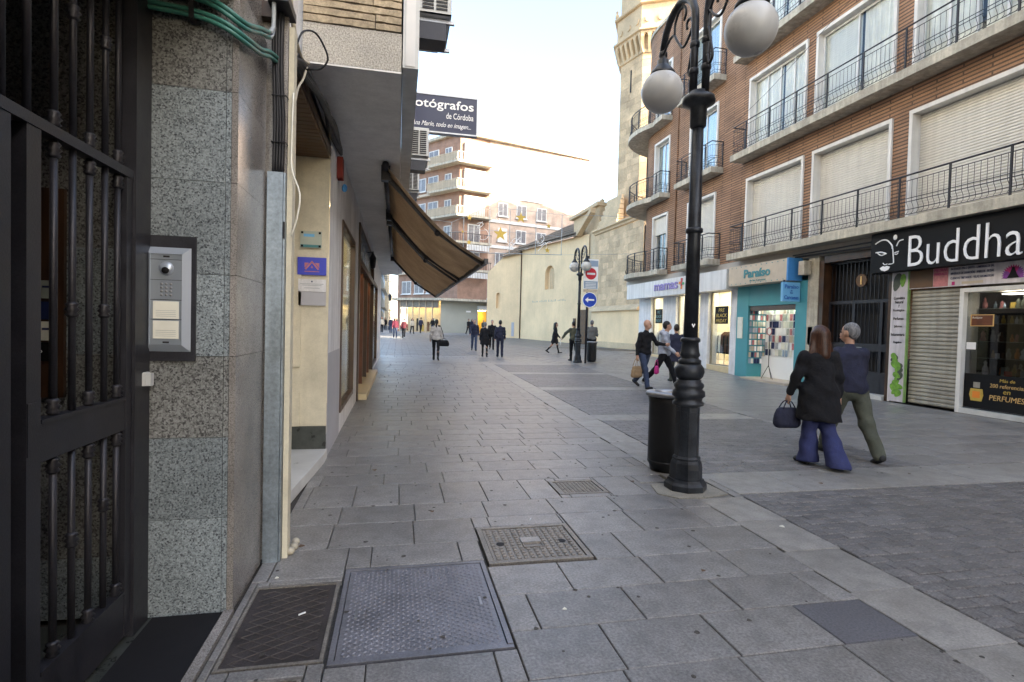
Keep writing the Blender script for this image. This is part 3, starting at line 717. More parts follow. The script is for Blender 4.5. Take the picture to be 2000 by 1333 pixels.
    build(MB().tube(smooth([(-.655, 3.56, 2.9), (-.66, 3.55, 2.6), (-.65, 3.52, 2.42), (-.60, 3.5, 2.27), (-.615, 3.5, 2.12), (-.65, 3.53, 2.02)]), .0055, 6), 'loose_cable', 'paper', None, 'loose white cable looping out beside the galvanised duct', 'cable')
    t = thing('cable_duct', 'galvanised steel cable duct standing at the end of the granite wall', 'duct', (-.74, 3.54, 0))
    build(MB().box(-.79, -.70, 3.517, 3.565, 0, 2.4), 'channel', 'galvanised', t); build(MB().box(-.698, -.688, 3.525, 3.6, 0, 2.4), 'side_flange', 'galvanised', t)
    build(MB().box(-.695, -.687, 3.51, 3.524, 2.0, 2.1), 'cover_clip', 'dark_void', t)
    mb = MB()
    t = thing('wall_pipe', 'cream wall edge pipe with rounded white feet at the paving', 'pipe', (-.66, 3.65, 0))
    build(MB().box(-.686, -.655, 3.57, 3.66, .0, 3.3), 'casing', 'yellow_wall', t)
    for k, (x, y) in enumerate(((-.645, 3.63), (-.635, 3.7), (-.64, 3.78))): build(MB().sphere((x, y, .022), (.026, .03, .024), 12, 8), 'foot', 'cable_beige', t)
    build(MB().box(-.78, -.66, 3.4, 3.64, 3.36, 3.41), 'junction_box', 'iron', None, 'dark metal junction box above the cable bundle', 'box')
granite_building()

def white_building():
    x0 = -.75; t = thing('white_building', 'white fronted shop building with an overhanging brick upper storey', 'building', (-.75, 6.2, 0))
    wall = MB()
    wall.panel((x0, 0, 0), Yp, Zp, Xp, 6.2, 24.5, 0, 3.66, [(7.5, 9.6, .28, 2.86), (10.55, 16.7, 0, 3.38), (17.0, 20.0, .14, 2.8)], .12)
    wall.quad((x0, 24.5, 0), (-9, 24.5, 0), (-9, 24.5, 14), (x0, 24.5, 14))
    build(wall, 'wall', 'white_wall', t)
    build(MB().box(x0-.0, x0+.006, 6.2, 7.46, .0, 1.15), 'dado_panel', 'grey_wall', t)
    rc = MB(); rc.quad((-1.7, 6.2, .35), (x0-.004, 6.2, .35), (x0-.004, 6.2, 3.3), (-1.7, 6.2, 3.3)); rc.quad((-1.7, 3.5, .1), (-1.7, 6.2, .1), (-1.7, 6.2, 3.3), (-1.7, 3.5, 3.3)); 
    build(rc, 'recess_wall', 'yellow_wall', t); build(MB().box(-1.7, -.69, 3.57, 3.6, 0, 3.66), 'party_wall', 'granite_side', t)
    build(MB().box(-1.7, x0-.003, 6.17, 6.195, .1, .35), 'skirting', 'skirt_stone', t)
    for (z0, z1, zb) in ((1.0, 2.02, 0), (.26, .72, 0)): build(MB().box(-1.5, -1.03, 6.178, 6.197, z0, z1), 'meter_door', 'yellow_wall', t)
    st = MB(); st.prism([(-1.7, 3.62), (-.85, 3.62), (-.85, 4.4), (-.735, 5.95), (-.735, 6.18), (-1.7, 6.18)], (0, 0, 0), Xp, Yp, Zp, .1); build(st, 'recess_floor', 'marble_step', t)
    for k in range(26): build(MB().box(-1.7, x0-.01, 3.62+k*.099, 3.62+k*.099+.09, 3.27, 3.3), 'ceiling_slat', 'wood_slat', t)
    build(MB().box(-1.8, x0, 3.5, 6.25, 3.31, 3.4), 'recess_ceiling', 'wood_dark', t)
    # overhanging storey
    up = MB(); up.box(-9, -.02, 4.86, 24.48, 3.66, 14, skip='b'); up.box(-9, -1.75, 3.52, 24.4, 0, 3.6); up.box(-9, -.86, 3.57, 4.8, 3.66, 14)
    build(up, 'upper_wall', 'white_wall', t)
    build(MB().box(-.82, -.012, 4.8, 24.5, 3.648, 3.662), 'soffit', 'soffit_grey', t)
    build(MB().box(-.82, -.014, 4.8, 4.85, 3.664, 3.985), 'pebbledash_band', 'pebble', t)
    build(MB().box(-.82, -.02, 4.815, 4.855, 3.986, 14), 'mortar_backing', 'mortar', t)
    rnd = random.Random(11); z = 3.99
    for c in range(16):
        h = .062; x = -.82; 
        while x < -.03:
            L = rnd.uniform(.42, .78); xe = min(x+L, -.016)
            if -.016-xe < .12: xe = -.016
            w = rnd.uniform(-.0, .006); dz = rnd.uniform(-.002, .002)
            m = MB(); n = 6; a, b = x+.004, xe-.004        # long brick with a wavy, broken edge
            top = [(a+(b-a)*i/n, z+h-.006+rnd.uniform(-.006, .004)) for i in range(n+1)]; bot = [(a+(b-a)*i/n, z+.002+rnd.uniform(-.003, .005)) for i in range(n+1)]
            m.prism(bot+top[::-1], (0, 4.812-w, 0), Xp, Zp, Yn, .022); build(m, 'long_brick', 'long_brick', t); x = xe
        z += h+.003
    build(MB().box(-.004, .132, 4.79, 24.5, 3.70, 14), 'corner_trim', 'ac_white', t)
    build(MB().box(.02, .1, 4.783, 4.7895, 3.715, 14), 'trim_cover_strip', 'white_paint', t)
    for z in (5.2, 8.3, 11.2):
        for y in (6.8, 9.4, 13.2, 16.6, 19.6, 22.4):
            w = MB(); w.box(.132, .15, y, y+.06, z, z+1.5); w.box(.132, .15, y+1.14, y+1.2, z, z+1.5); w.box(.132, .15, y+.06, y+1.14, z+1.44, z+1.5); w.box(.132, .15, y+.06, y+1.14, z, z+.06)
            o = build(w, 'window', 'jamb', t); build(MB().box(.1325, .138, y+.06, y+1.14, z+.06, z+1.44), 'pane', 'cover_steel', o)
    # shop window, door
    def win(y0, y1, z0, z1, f, name='window', m='wood_dark'):
        w = MB(); d = x0-.03; w.box(d-.03, d+.05, y0, y0+f, z0, z1); w.box(d-.03, d+.05, y1-f, y1, z0, z1); w.box(d-.03, d+.05, y0+f, y1-f, z1-f, z1); w.box(d-.03, d+.05, y0+f, y1-f, z0, z0+f)
        o = build(w, name, m, t); build(MB().box(d-.006, d, y0+f, y1-f, z0+f, z1-f), 'pane', 'shop_glass', o); return o
    win(7.5, 9.6, .28, 2.86, .07); win(17.0, 20.0, .14, 2.8, .08)
    room = MB(); room.quad((-1.7, 6.22, .05), (-1.7, 24, .05), (-1.7, 24, 3.4), (-1.7, 6.22, 3.4)); room.box(-1.69, x0-.14, 6.22, 6.25, .05, 3.4); room.box(-1.69, x0-.14, 10.0, 10.1, .05, 3.4); room.box(-1.69, x0-.14, 24, 24.1, .05, 3.4); room.quad((-1.7, 6.2, 3.4), (-1.7, 24.2, 3.4), (x0-.13, 24.2, 3.4), (x0-.13, 6.2, 3.4))
    build(room, 'shop_interior', 'shop_cream', t); build(MB().quad((-1.7, 6.2, .06), (x0-.12, 6.2, .06), (x0-.12, 24.2, .06), (-1.7, 24.2, .06)), 'shop_floor', 'shop_floor', t)
    for y in (8.0, 9.2, 12.2, 14.8, 18.5): build(MB().box(-1.45, -1.15, y-.2, y+.2, 3.36, 3.39), 'ceiling_lamp', 'shop_light', t)
    fr = MB(); fr.box(x0-.1, x0+.03, 10.55, 10.72, 0, 3.38); fr.box(x0-.1, x0+.03, 16.5, 16.7, 0, 3.38); fr.box(x0-.1, x0+.03, 10.72, 16.5, 3.28, 3.38); fr.box(x0-.1, x0+.03, 10.72, 16.5, 2.62, 2.75)
    d = build(fr, 'doorway', 'wood_dark', t); build(MB().box(x0-.06, x0-.05, 10.72, 16.5, 2.75, 3.28), 'transom_pane', 'glass_plate', d)
    for k, (y, m) in enumerate(((11.2, 'wood_dark'), (12.6, 'wood_red'), (14.2, 'wood_dark'), (15.4, 'wood_red'))): build(MB().box(x0-.55, x0-.02, y, y+.07, .1, 2.6), 'door_leaf', m, t)
    build(MB().box(x0-.5, -.565, 10.75, 16.45, 0, .11), 'door_step', 'step_warm', t)
    lt = thing('wall_lantern', 'small black lantern hanging beside the wooden shop doorway', 'lantern', (-.66, 13.4, 2.8))
    build(MB().lathe([(.01, 0), (.06, .04), (.08, .28), (.03, .36), (.01, .42)], (-.62, 13.4, 2.78), 8, True), 'body', 'iron', lt); build(MB().bar((-.75, 13.4, 3.18), (-.6, 13.4, 3.2), .02), 'bracket', 'iron', lt)
    # plaques in the recess
    p = thing('glass_plaque', 'clear glass plaque on four black studs above the purple plaque', 'plaque', (-.93, 6.17, 2.29)); build(MB().box(-1.045, -.825, 6.165, 6.172, 2.292, 2.472), 'plate', 'glass_plate', p)
    build(MB().box(-1.04, -.83, 6.1635, 6.1648, 2.297, 2.325), 'teal_band', 'teal_plate', p); build(MB().box(-1.01, -.9, 6.1635, 6.1648, 2.41, 2.44), 'mark', 'blue_sign', p)
    for x in (-1.025, -.845):
        for z in (2.31, 2.453): build(MB().box(x-.011, x+.011, 6.158, 6.1634, z-.011, z+.011), 'stud', 'sign_black', p)
    p = thing('purple_plaque', 'violet blue plaque with a pink house emblem on the yellow wall', 'plaque', (-.92, 6.17, 2.0)); build(MB().box(-1.07, -.775, 6.172, 6.196, 2.0, 2.19), 'plate', 'purple_plate', p)
    e = MB(); N = (0, -1, 0); O = (-.922, 6.1715, 2.095)
    for sg in (-1, 1):
        e.prism([(sg*.0, .06), (sg*.012, .045), (sg*.075, -.03), (sg*.06, -.04), (sg*.0, .035)][::sg], O, Xp, Zp, N, .003)
        e.prism([(sg*.03, .035), (sg*.075, .035), (sg*.075, -.02)][::sg], O, Xp, Zp, N, .003)
    e.prism([(-.012, -.02), (.012, -.02), (.0, .005)], O, Xp, Zp, N, .003); e.prism([(-.075, -.062), (.075, -.062), (.075, -.054), (-.075, -.054)], O, Xp, Zp, N, .003)
    build(e, 'emblem', 'pinkish', p)
    p = thing('white_plaque', 'white plaque with small print lines below the purple plaque', 'plaque', (-.92, 6.17, 1.66)); build(MB().box(-1.06, -.775, 6.178, 6.196, 1.67, 1.955), 'plate', 'grey_wall', p); build(MB().box(-1.06, -.775, 6.172, 6.1775, 1.82, 1.955), 'upper_sheet', 'white_wall', p)
    for k, (z, w) in enumerate(((1.90, .24), (1.885, .2), (1.855, .16))): build(MB().box(-.92-w/2, -.92+w/2, 6.1705, 6.1716, z, z+.006), 'print_line', 'cable_grey', p)
    build(MB().box(-.927, -.913, 6.1705, 6.1716, 1.92, 1.938), 'print_mark', 'plate_blue', p)
    # cable run under the soffit
    t2 = thing('cable_run', 'tangled black cable run slanting along under the grey soffit', 'cable', (-.72, 5.5, 3.4)); mb = MB()
    for k in range(9):
        j = lambda s: rnd.uniform(-s, s)
        mb.tube(smooth([(-.74, 3.56, 3.1), (-.72+j(.02), 3.95, 3.28+j(.03)), (-.7+j(.02), 4.4, 3.36+j(.05)), (-.69+j(.03), 5.1, 3.44+j(.05)), (-.7+j(.03), 5.9, 3.48+j(.05)), (-.71, 6.85, 3.55+j(.03))], 4), .02, 6)
    build(mb, 'cables', 'cable_black', t2)
    build(MB().tube(smooth([(-.68, 3.8, 3.32), (-.66, 3.9, 3.45), (-.6, 4.0, 3.5), (-.55, 4.08, 3.45), (-.53, 4.12, 3.38), (-.58, 4.14, 3.32), (-.66, 4.15, 3.31), (-.7, 4.2, 3.32)]), .007, 6), 'loose_loop', 'cable_black', t2)
    build(MB().tube(smooth([(-.69, 4.25, 3.38), (-.68, 4.05, 3.2), (-.68, 3.85, 3.05), (-.67, 3.7, 2.9)]), .008, 6), 'beige_cable', 'cable_beige', t2)
    build(MB().tube(smooth([(-.69, 4.3, 3.42), (-.7, 4.05, 3.34), (-.71, 3.85, 3.42), (-.72, 3.75, 3.6)]), .016, 6), 'beige_sleeve', 'cable_beige', t2)
    t3 = thing('alarm_box', 'red alarm box with blue lamp at the end of the cable run', 'box', (-.7, 7.0, 3.2)); build(MB().cbox(-.749, -.68, 6.78, 6.92, 3.22, 3.48, .01), 'housing', 'dull_red', t3); build(MB().sphere((-.68, 7.02, 3.16), (.035, .035, .05), 10, 8), 'lamp', 'blue_side', t3)
    # air conditioners
    for (y, z, k, lab) in ((5.9, 4.73, 1, 'white air conditioner nearest the top edge above the corner trim'), (10.3, 4.55, 1, 'white air conditioner in front of the photographers sign'), (15.2, 5.1, .8, 'smaller white air conditioner beyond the photographers sign'), (8.2, 5.85, 1, 'white air conditioner higher up between the first and the sign')):
        a = thing('air_conditioner', lab, 'air conditioner', (.14, y, z), group='air conditioners on the white facade')
        build(MB().cbox(.16, .50, y, y+.8*k, z+.08, z+.62, .01).box(.16, .5, y, y+.8*k, z+.08, z+.1), 'casing', 'ac_white', a)
        gr = MB()
        for i in range(12): gr.box(.19, .31, y-.012, y-.002, z+.13+i*.037, z+.13+i*.037+.02); gr.box(.335, .455, y-.012, y-.002, z+.13+i*.037, z+.13+i*.037+.02)
        build(gr, 'side_grille', 'cable_black', a)
        for yy in (y+.08, y+.68*k): build(MB().bar((.135, yy, z+.05), (.54, yy, z+.05), .035), 'bracket', 'steel', a)
        build(MB().box(.15, .45, y+.05, y+.3, z-.16, z+.02), 'drip_tray', 'iron', a)
    # projecting sign
    s = thing('projecting_sign', 'navy projecting sign of the photographers lettered in white', 'sign', (.14, 12, 5.6))
    build(MB().box(.135, 1.62, 12.0, 12.14, 5.72, 6.5), 'board', 'sign_navy', s); fr = MB()
    for (a, b, c, d) in ((.13, 1.64, 5.69, 5.72), (.13, 1.64, 6.5, 6.53), (1.62, 1.645, 5.72, 6.5)): fr.box(a, b, 11.985, 12.155, c, d)
    build(fr, 'frame', 'steel', s)
    text('Fotógrafos', 'lettering', 'sign_white', s, (.13, 11.999, 6.17), Xp, Zp, w=1.42, h=.25, depth=.008, bold=.01)
    text('de Córdoba', 'lettering', 'sign_white', s, (.95, 11.999, 6.02), Xp, Zp, w=.6, h=.13, depth=.006)
    text('Ana Marín, todo en imagen...', 'lettering', 'sign_white', s, (.2, 11.999, 5.8), Xp, Zp, w=1.3, h=.13, depth=.006, shear=.4)
    # awnings
    for k, (y0, y1, lab) in enumerate(((7.4, 10.62, 'brown fabric awning nearest the camera with folded black arms'), (10.8, 17.4, 'longer brown fabric awning beyond the first one'))):
        a = thing('awning', lab, 'awning', (-.2, y0, 3.6), group='brown awnings over the shop windows')
        prof = []
        for i in range(13):
            s_ = i/12; prof.append((-.2+1.38*s_, 3.6-1.2*s_-.16*math.sin(math.pi*s_)*(1 if k == 0 else .8)))
        m = MB(); m.smooth = True; ny = 8
        vs = [(x, y0+(y1-y0)*j/ny, z+.012*math.sin(j*2.1+i*.4)) for j in range(ny+1) for i, (x, z) in enumerate(prof)]; n = len(prof)
        m.add(vs, [(j*n+i, j*n+i+1, (j+1)*n+i+1, (j+1)*n+i) for j in range(ny) for i in range(n-1)])
        m.add([(x, y, z+.006) for x, y, z in vs], [(j*n+i, (j+1)*n+i, (j+1)*n+i+1, j*n+i+1) for j in range(ny) for i in range(n-1)])
        build(m, 'canvas', 'awning_fabric', a)
        build(MB().bar((1.18, y0-.03, 2.39), (1.18, y1+.03, 2.39), .05, .07), 'front_bar', 'iron', a)
        build(MB().tube([(-.2, y0-.02, 3.6), (-.2, y1+.02, 3.6)], .045, 10), 'roller', 'iron', a)
        for y in (y0+.22, y1-.12):
            ar = build(MB().bar((-.2, y, 3.52), (.52, y, 2.78), .045, .06).bar((.52, y, 2.78), (1.17, y, 2.37), .04, .05), 'arm', 'iron', a); build(MB().sphere((.52, y, 2.78), .05, 10, 8), 'elbow', 'iron', ar)
            build(MB().box(-.26, -.14, y-.06, y+.06, 3.44, 3.64), 'bracket', 'iron', a)
white_building()
# ================================================================ right side: brick building with shops
XW = 11.08; YC, RC = 22.53, 2.5; XS = 10.59
FL = [4.06, 7.28, 10.5]      # balcony floor levels
def arc(r, a0, a1, n):       # points round the corner, angle 0 = towards -x, 90 = towards +y
    return [(XW+RC-r*math.cos(math.radians(a0+(a1-a0)*i/n)), YC+r*math.sin(math.radians(a0+(a1-a0)*i/n))) for i in range(n+1)]
def ridged(y0, y1, z0, z1, x, pitch, d, facing=-1):
    mb = MB(); n = max(2, round((z1-z0)/pitch)); p = (z1-z0)/n
    for i in range(n):
        a = z0+i*p; pts = [(0, a), (d*.9, a+p*.25), (d, a+p*.5), (d*.8, a+p*.85), (0, a+p)]
        for (u, v), (u2, v2) in zip(pts, pts[1:]): mb.quad((x-u, y1, v), (x-u, y0, v), (x-u2, y0, v2), (x-u2, y1, v2))
    return mb
def railing(par, path, z, n_post=None, spacing=.115):
    path = [Vector((x, y, 0)) for x, y in path]; L = [0]
    for a, b in zip(path, path[1:]): L.append(L[-1]+(b-a).length)
    tot = L[-1]
    def at(s):
        s = min(max(s, 0), tot)
        for i in range(len(L)-1):
            if s <= L[i+1]+1e-9:
                f = (s-L[i])/max(L[i+1]-L[i], 1e-9); d = (path[i+1]-path[i]).normalized(); return path[i].lerp(path[i+1], f), Vector((-d.y, d.x, 0))
    up = lambda h: Vector((0, 0, z+h))
    build(MB().tube([p+up(.9) for p in path], .02, 6), 'handrail', 'rail_iron', par)
    for h in (.78, .40, .33, .16, .06): build(MB().tube([p+up(h) for p in path], .0085, 5), 'rail', 'rail_iron', par)
    n = n_post or max(1, round(tot/1.18))
    for i in range(n+1):
        p, _ = at(tot*i/n); build(MB().bar(p+up(0), p+up(.9), .032), 'post', 'rail_iron', par)
    mb = MB(); m = int(tot/spacing)
    for i in range(m):
        p, nn = at(tot*(i+.5)/m)
        mb.tube([p+up(.78), p+up(.36), p+up(.3)+nn*.01, p+up(.22)+nn*.05, p+up(.13)+nn*.055, p+up(.06)+nn*.0], .0055, 4, cap=False)
    build(mb, 'balusters', 'rail_iron', par, kind='stuff')
def brick_building():
    t = thing('brick_building', 'long brown brick building with iron balconies above the shops', 'building', (XW, 10, 0))
    ys = {'C': (13.22, 15.75), 'D': (10.45, 12.88), 'E': (7.55, 10.0), 'F': (4.6, 7.1), 'B': (17.5, 19.4), 'A': (21.0, 22.35)}
    holes = [(a, b, z+.06, z+2.42) for z in FL for (a, b) in ys.values()]
    w = MB(); w.panel((XW, 0, 0), Yp, Zp, Xn, -22, YC, 3.86, 14.8, holes, .28)
    pts = arc(RC, 0, 100, 14)
    for (a, b) in zip(pts, pts[1:]): w.quad((*a, 3.86), (*a, 14.8), (*b, 14.8), (*b, 3.86))
    ex, ey = pts[-1]
    w.quad((ex, ey, 3.86), (ex, ey, 14.8), (26, ey-1, 14.8), (26, ey-1, 3.86)); w.quad((XW, -22, 0), (XW, -22, 14.8), (26, -22, 14.8), (26, -22, 0))
    w.quad((26, -22, 0), (26, -22, 14.8), (26, 24, 14.8), (26, 24, 0))
    build(w, 'wall', 'brick', t)
    # roof with coping
    rf = MB(); poly = [(XW-.06, -22)]+arc(RC+.06, 0, 100, 14)+[(26, 24), (26, -22)]; rf.prism(poly, (0, 0, 14.8), Xp, Yp, Zp, .14); build(rf, 'roof_coping', 'concrete_slab', t)
    build(MB().tube([(XW-.03, 20.35, 3.9), (XW-.03, 20.35, 14.7)], .03, 6), 'downpipe', 'brick', t)
    # room backs so that windows are dark inside
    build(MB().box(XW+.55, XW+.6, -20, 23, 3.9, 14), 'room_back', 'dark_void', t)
    # windows
    def window(y0, y1, z0, z1, kind, label=None):
        s = .07; m = MB(); a, b = XW-.05, XW+.26
        m.box(a, b, y0-.01, y0+s, z0, z1+.01); m.box(a, b, y1-s, y1+.01, z0, z1+.01); m.box(a-.004, b, y0-.012, y1+.012, z1+.011-s, z1+.011+.02)
        o = build(m, 'window', 'jamb', t, label)
        iy0, iy1 = y0+s, y1-s
        if kind == 'shut': build(ridged(iy0, iy1, z0, z1-s, XW+.2, .06, .02), 'roller_shutter', 'shutter', o, kind='stuff'); return o
        n = 4 if y1-y0 > 2 and kind != 'pair' else 2; fr = MB(); f = .045; x = XW+.12
        for i in range(n+1): yy = iy0+(iy1-iy0-f)*i/n; fr.box(x, x+.05, yy, yy+f, z0, z1-s)
        fr.box(x+.004, x+.046, iy0, iy1, z0, z0+.07); fr.box(x+.004, x+.046, iy0, iy1, z1-s-.06, z1-s)
        build(fr, 'frame', 'white_paint', o)
        for i in range(n):
            ya = iy0+(iy1-iy0-f)*i/n+f; yb = iy0+(iy1-iy0-f)*(i+1)/n
            build(MB().box(x+.02, x+.026, ya, yb, z0+.07, z1-s-.06), 'pane', 'blue_glass' if kind == 'clear' else 'window_glass', o)
        if kind in ('curtain', 'half', 'pair', 'clear'):  # clear windows: added curtains stand in for pale sky reflections on the glass
            for (ya, yb) in (((iy0+.02, iy0+.44*(iy1-iy0)), (iy1-.52*(iy1-iy0), iy1-.02)) if kind in ('curtain', 'pair') else ((iy0+.02, iy1-.02),)):
                c = MB(); c.smooth = True; k = 40
                for i in range(k):
                    u, v = i/k, (i+1)/k; fx = lambda q: XW+.195+.015*math.sin(q*55)
                    c.quad((fx(u), ya+(yb-ya)*u, z0+.02), (fx(u), ya+(yb-ya)*u, z1-.05), (fx(v), ya+(yb-ya)*v, z1-.05), (fx(v), ya+(yb-ya)*v, z0+.02))
                build(c, 'curtain', 'curtain', o)
        if kind == 'half': build(ridged(iy0, iy1, z0+(z1-z0)*.62, z1-s, XW+.1, .05, .012), 'roller_shutter', 'shutter', o, kind='stuff')
        if kind == 'pair': build(ridged((iy0+iy1)/2+.03, iy1-.05, z0+.08, z1-s, XW+.185, .06, .008), 'inner_blind', 'shutter', o, kind='stuff')
        if kind == 'lowered': build(ridged(iy0, iy1, z0+1.55, z1-s, XW+.07, .05, .012), 'roller_shutter', 'shutter', o, kind='stuff')
        return o
    kinds = [dict(C='shut', D='shut', E='shut', F='shut', B='shut', A='lowered'), dict(C='curtain', D='pair', E='curtain', F='half', B='clear', A='clear'), dict(C='curtain', D='half', E='curtain', F='half', B='clear', A='clear')]
    for fl, z in enumerate(FL):
        for k, (a, b) in ys.items(): window(a, b, z+.06, z+2.42, kinds[fl][k])
        # narrow window on the rounded corner
        m = MB()
        for i in range(3):
            pa, pb = arc(RC+.05, 26+i*5, 31+i*5, 1); 
            for (p, q, za, zb) in ((pa, pb, z+.06, z+2.42),): m.quad((*q, za), (*p, za), (*p, zb), (*q, zb))
        o = build(m, 'window', 'jamb', t)
        m = MB()
        for i in range(2):
            pa, pb = arc(RC+.06, 28+i*5.5, 33.5+i*5.5, 1); m.quad((*pb, z+.1), (*pa, z+.1), (*pa, z+2.34), (*pb, z+2.34))
        build(m, 'pane', 'shutter' if fl == 0 else 'window_glass', o)
    # balconies
    for fl, z in enumerate(FL):
        def slab(poly, name='balcony'):
            m = MB(); m.prism(poly, (0, 0, z-.2), Xp, Yp, Zp, .2); o = build(m, name, 'concrete_slab', t); return o
        b1 = slab([(XS, 1.0), (XW-.003, 1.0), (XW-.003, 16.02), (XS, 16.02)]); railing(b1, [(XW-.01, 15.95), (XS+.05, 15.95), (XS+.05, 1.05)], z, 14)
        b2 = slab([(XS, 17.12), (XW-.003, 17.12), (XW-.003, 19.7), (XS, 19.7)]); railing(b2, [(XW-.01, 19.64), (XS+.05, 19.64), (XS+.05, 17.18), (XW-.01, 17.18)], z, 4)
        out = [(XS, 20.9), (XS, 21.6)]
        ang = [(-14+i*9) for i in range(13)]
        outer = []
        for i, a in enumerate(ang):
            r = RC+.49+.47*min(1, max(0, (a+16)/44)); x, y = XW+RC-r*math.cos(math.radians(a)), YC+r*math.sin(math.radians(a)); outer.append((x, y))
        inner = arc(RC-.02, 94, 0, 10)
        poly = out+outer+inner+[(XW-.003, 20.9)]
        b3 = slab(poly[::-1]); path = [(XW-.01, 20.96), (XS+.05, 20.96), (XS+.05, 21.6)]+[((x*.97+(XW+RC)*.03), y*.97+YC*.03) for x, y in outer[:-2]]
        railing(b3, path, z, 8)
    # plants / small things on balconies
    # ground floor fronts -----------------------------------------------------------
    gf = MB(); gf.box(XW-.02, XW+.3, -22, 25, 3.6, 3.858); build(gf, 'lintel_band', 'slab_under', t)
    cor = MB(); cor.box(XW-.3, XW-.03, -5, 16.5, 3.62, 3.8); build(MB().tube([(XW-.12, 5, 3.66), (XW-.12, 10, 3.6), (XW-.1, 13.3, 3.66)], .025, 6).tube([(XW-.2, 5, 3.72), (XW-.18, 13.3, 3.7)], .02, 6), 'service_cable', 'cable_black', t)
    def pil(y0, y1, m, z1=3.6, x=XW, nm='pillar', z0=0): return build(MB().box(x, x+.4, y0, y1, z0, z1), nm, m, t)
    for (a, b) in ((22.3, 23.5), (20.1, 21.2), (17.75, 18.3), (16.06, 16.4)): pil(a, b, 'white_wall')
    m = MB(); pts = arc(RC+.02, 6, 60, 8)
    for a, b in zip(pts, pts[1:]): m.quad((*a, 0), (*a, 3.0), (*b, 3.0), (*b, 0))
    build(m, 'corner_pillar', 'white_wall', t)
    build(MB().box(XW+.02, XW+.3, 16.4, 23.4, 2.95, 3.59), 'shop_header', 'white_wall', t)
    build(MB().box(XW+.0, XW+.25, 16.4, 17.75, .0, .3).box(XW+.0, XW+.25, 21.2, 22.3, .0, .42), 'window_sill', 'step_warm', t)
    for (a, b, z0) in ((16.4, 17.75, .3), (21.2, 22.3, .42), (18.3, 20.1, .3)):
        fr = MB(); f = .05; fr.box(XW+.12, XW+.18, a, a+f, z0, 2.95); fr.box(XW+.12, XW+.18, b-f, b, z0, 2.95); fr.box(XW+.122, XW+.178, a+f, b-f, 2.9, 2.95); fr.box(XW+.122, XW+.178, a+f, b-f, z0, z0+.05)
        o = build(fr, 'shop_window', 'roller', t); build(MB().box(XW+.145, XW+.152, a+f, b-f, z0+.05, 2.9), 'pane', 'shop_glass', o)
    r = MB(); r.quad((13.6, 16.2, .25), (13.6, 23.4, .25), (13.6, 23.4, 3.3), (13.6, 16.2, 3.3)); r.quad((XW+.2, 16.2, .25), (13.6, 16.2, .25), (13.6, 16.2, 3.3), (XW+.2, 16.2, 3.3)); r.quad((XW+.4, 23.4, .25), (13.6, 23.4, .25), (13.6, 23.4, 3.3), (XW+.4, 23.4, 3.3)); r.quad((XW+.1, 16.2, 3.3), (13.6, 16.2, 3.3), (13.6, 23.4, 3.3), (XW+.1, 23.4, 3.3))
    build(r, 'shop_interior', 'shop_cream', t); build(MB().quad((XW+.2, 16.2, .28), (13.6, 16.2, .28), (13.6, 23.4, .28), (XW+.2, 23.4, .28)), 'shop_floor', 'shop_floor', t)
    for (x, y) in ((11.9, 16.9), (11.9, 18.8), (11.9, 20.6), (11.9, 22.0), (12.9, 17.5), (12.9, 20)): build(MB().box(x-.3, x+.3, y-.3, y+.3, 3.26, 3.29), 'ceiling_lamp', 'shop_light', t)
    # teal shop
    build(MB().box(XW, XW+.06, 15.45, 16.05, 0, 3.6), 'pillar', 'teal', t); build(MB().box(XW, XW+.06, 12.9, 13.34, 0, 3.0), 'pillar', 'teal', t)
    build(MB().box(XW+.01, XW+.39, 13.34, 15.45, 2.35, 3.59), 'teal_header', 'teal', t); build(MB().box(XW+.05, XW+.3, 13.36, 15.43, 2.2, 2.345), 'shutter_box', 'wood_dark', t)
    r = MB(); r.quad((11.75, 13.2, .05), (11.75, 15.6, .05), (11.75, 15.6, 2.6), (11.75, 13.2, 2.6)); r.box(11.62, 11.74, 13.35, 15.44, .08, .74); build(r, 'teal_shop_back', 'sign_white', t)
    build(MB().box(XW+.06, 11.75, 15.45, 15.5, .05, 2.6), 'teal_shop_side', 'teal', t); build(MB().box(XW+.06, 11.75, 13.29, 13.34, .05, 2.6), 'teal_shop_side', 'teal', t)
    build(MB().box(XW-.25, 12.6, 13.34, 15.45, -.02, .07), 'teal_shop_floor', 'shop_floor', t); build(MB().quad((XW+.1, 13.3, 2.6), (12.6, 13.3, 2.6), (12.6, 15.5, 2.6), (XW+.1, 15.5, 2.6)), 'teal_shop_ceiling', 'shop_cream', t)
    for y in (13.9, 14.9): build(MB().box(11.25, 11.55, y-.2, y+.2, 2.56, 2.59), 'ceiling_lamp', 'shop_light_white', t)
    build(MB().box(XW-.03, XW-.002, 15.7, 15.95, 1.3, 2.0), 'notice', 'paper', t)
    # portal
    pil(12.52, 12.9, 'concrete_slab'); build(MB().box(XW+.02, XW+.4, 12.36, 12.52, 0, 3.47).box(XW+.02, XW+.4, 10.28, 10.4, 0, 3.47).box(XW+.021, XW+.4, 10.4, 12.36, 3.4, 3.59), 'portal_surround', 'wood_dark', t)
    build(MB().box(XW+.0, XW+.02, 12.68, 12.84, 1.2, 1.7), 'portal_intercom', 'roller', t)
    build(MB().box(XW+.5, XW+.52, 10.3, 12.5, 0, 3.5), 'portal_dark', 'dark_void', t); build(MB().box(XW-.05, XW+.5, 10.4, 12.36, 0, .1), 'portal_step', 'marble_step', t)
    d = thing('portal_door', 'dark iron grille entrance door with number medallion beside the teal shop', 'door', (XW+.2, 11.4, .1))
    fr = MB(); X = XW+.22
    for (y0, y1) in ((12.3, 12.36), (11.52, 11.6), (10.72, 10.8), (10.4, 10.46)): fr.box(X, X+.06, y0, y1, .1, 2.35)
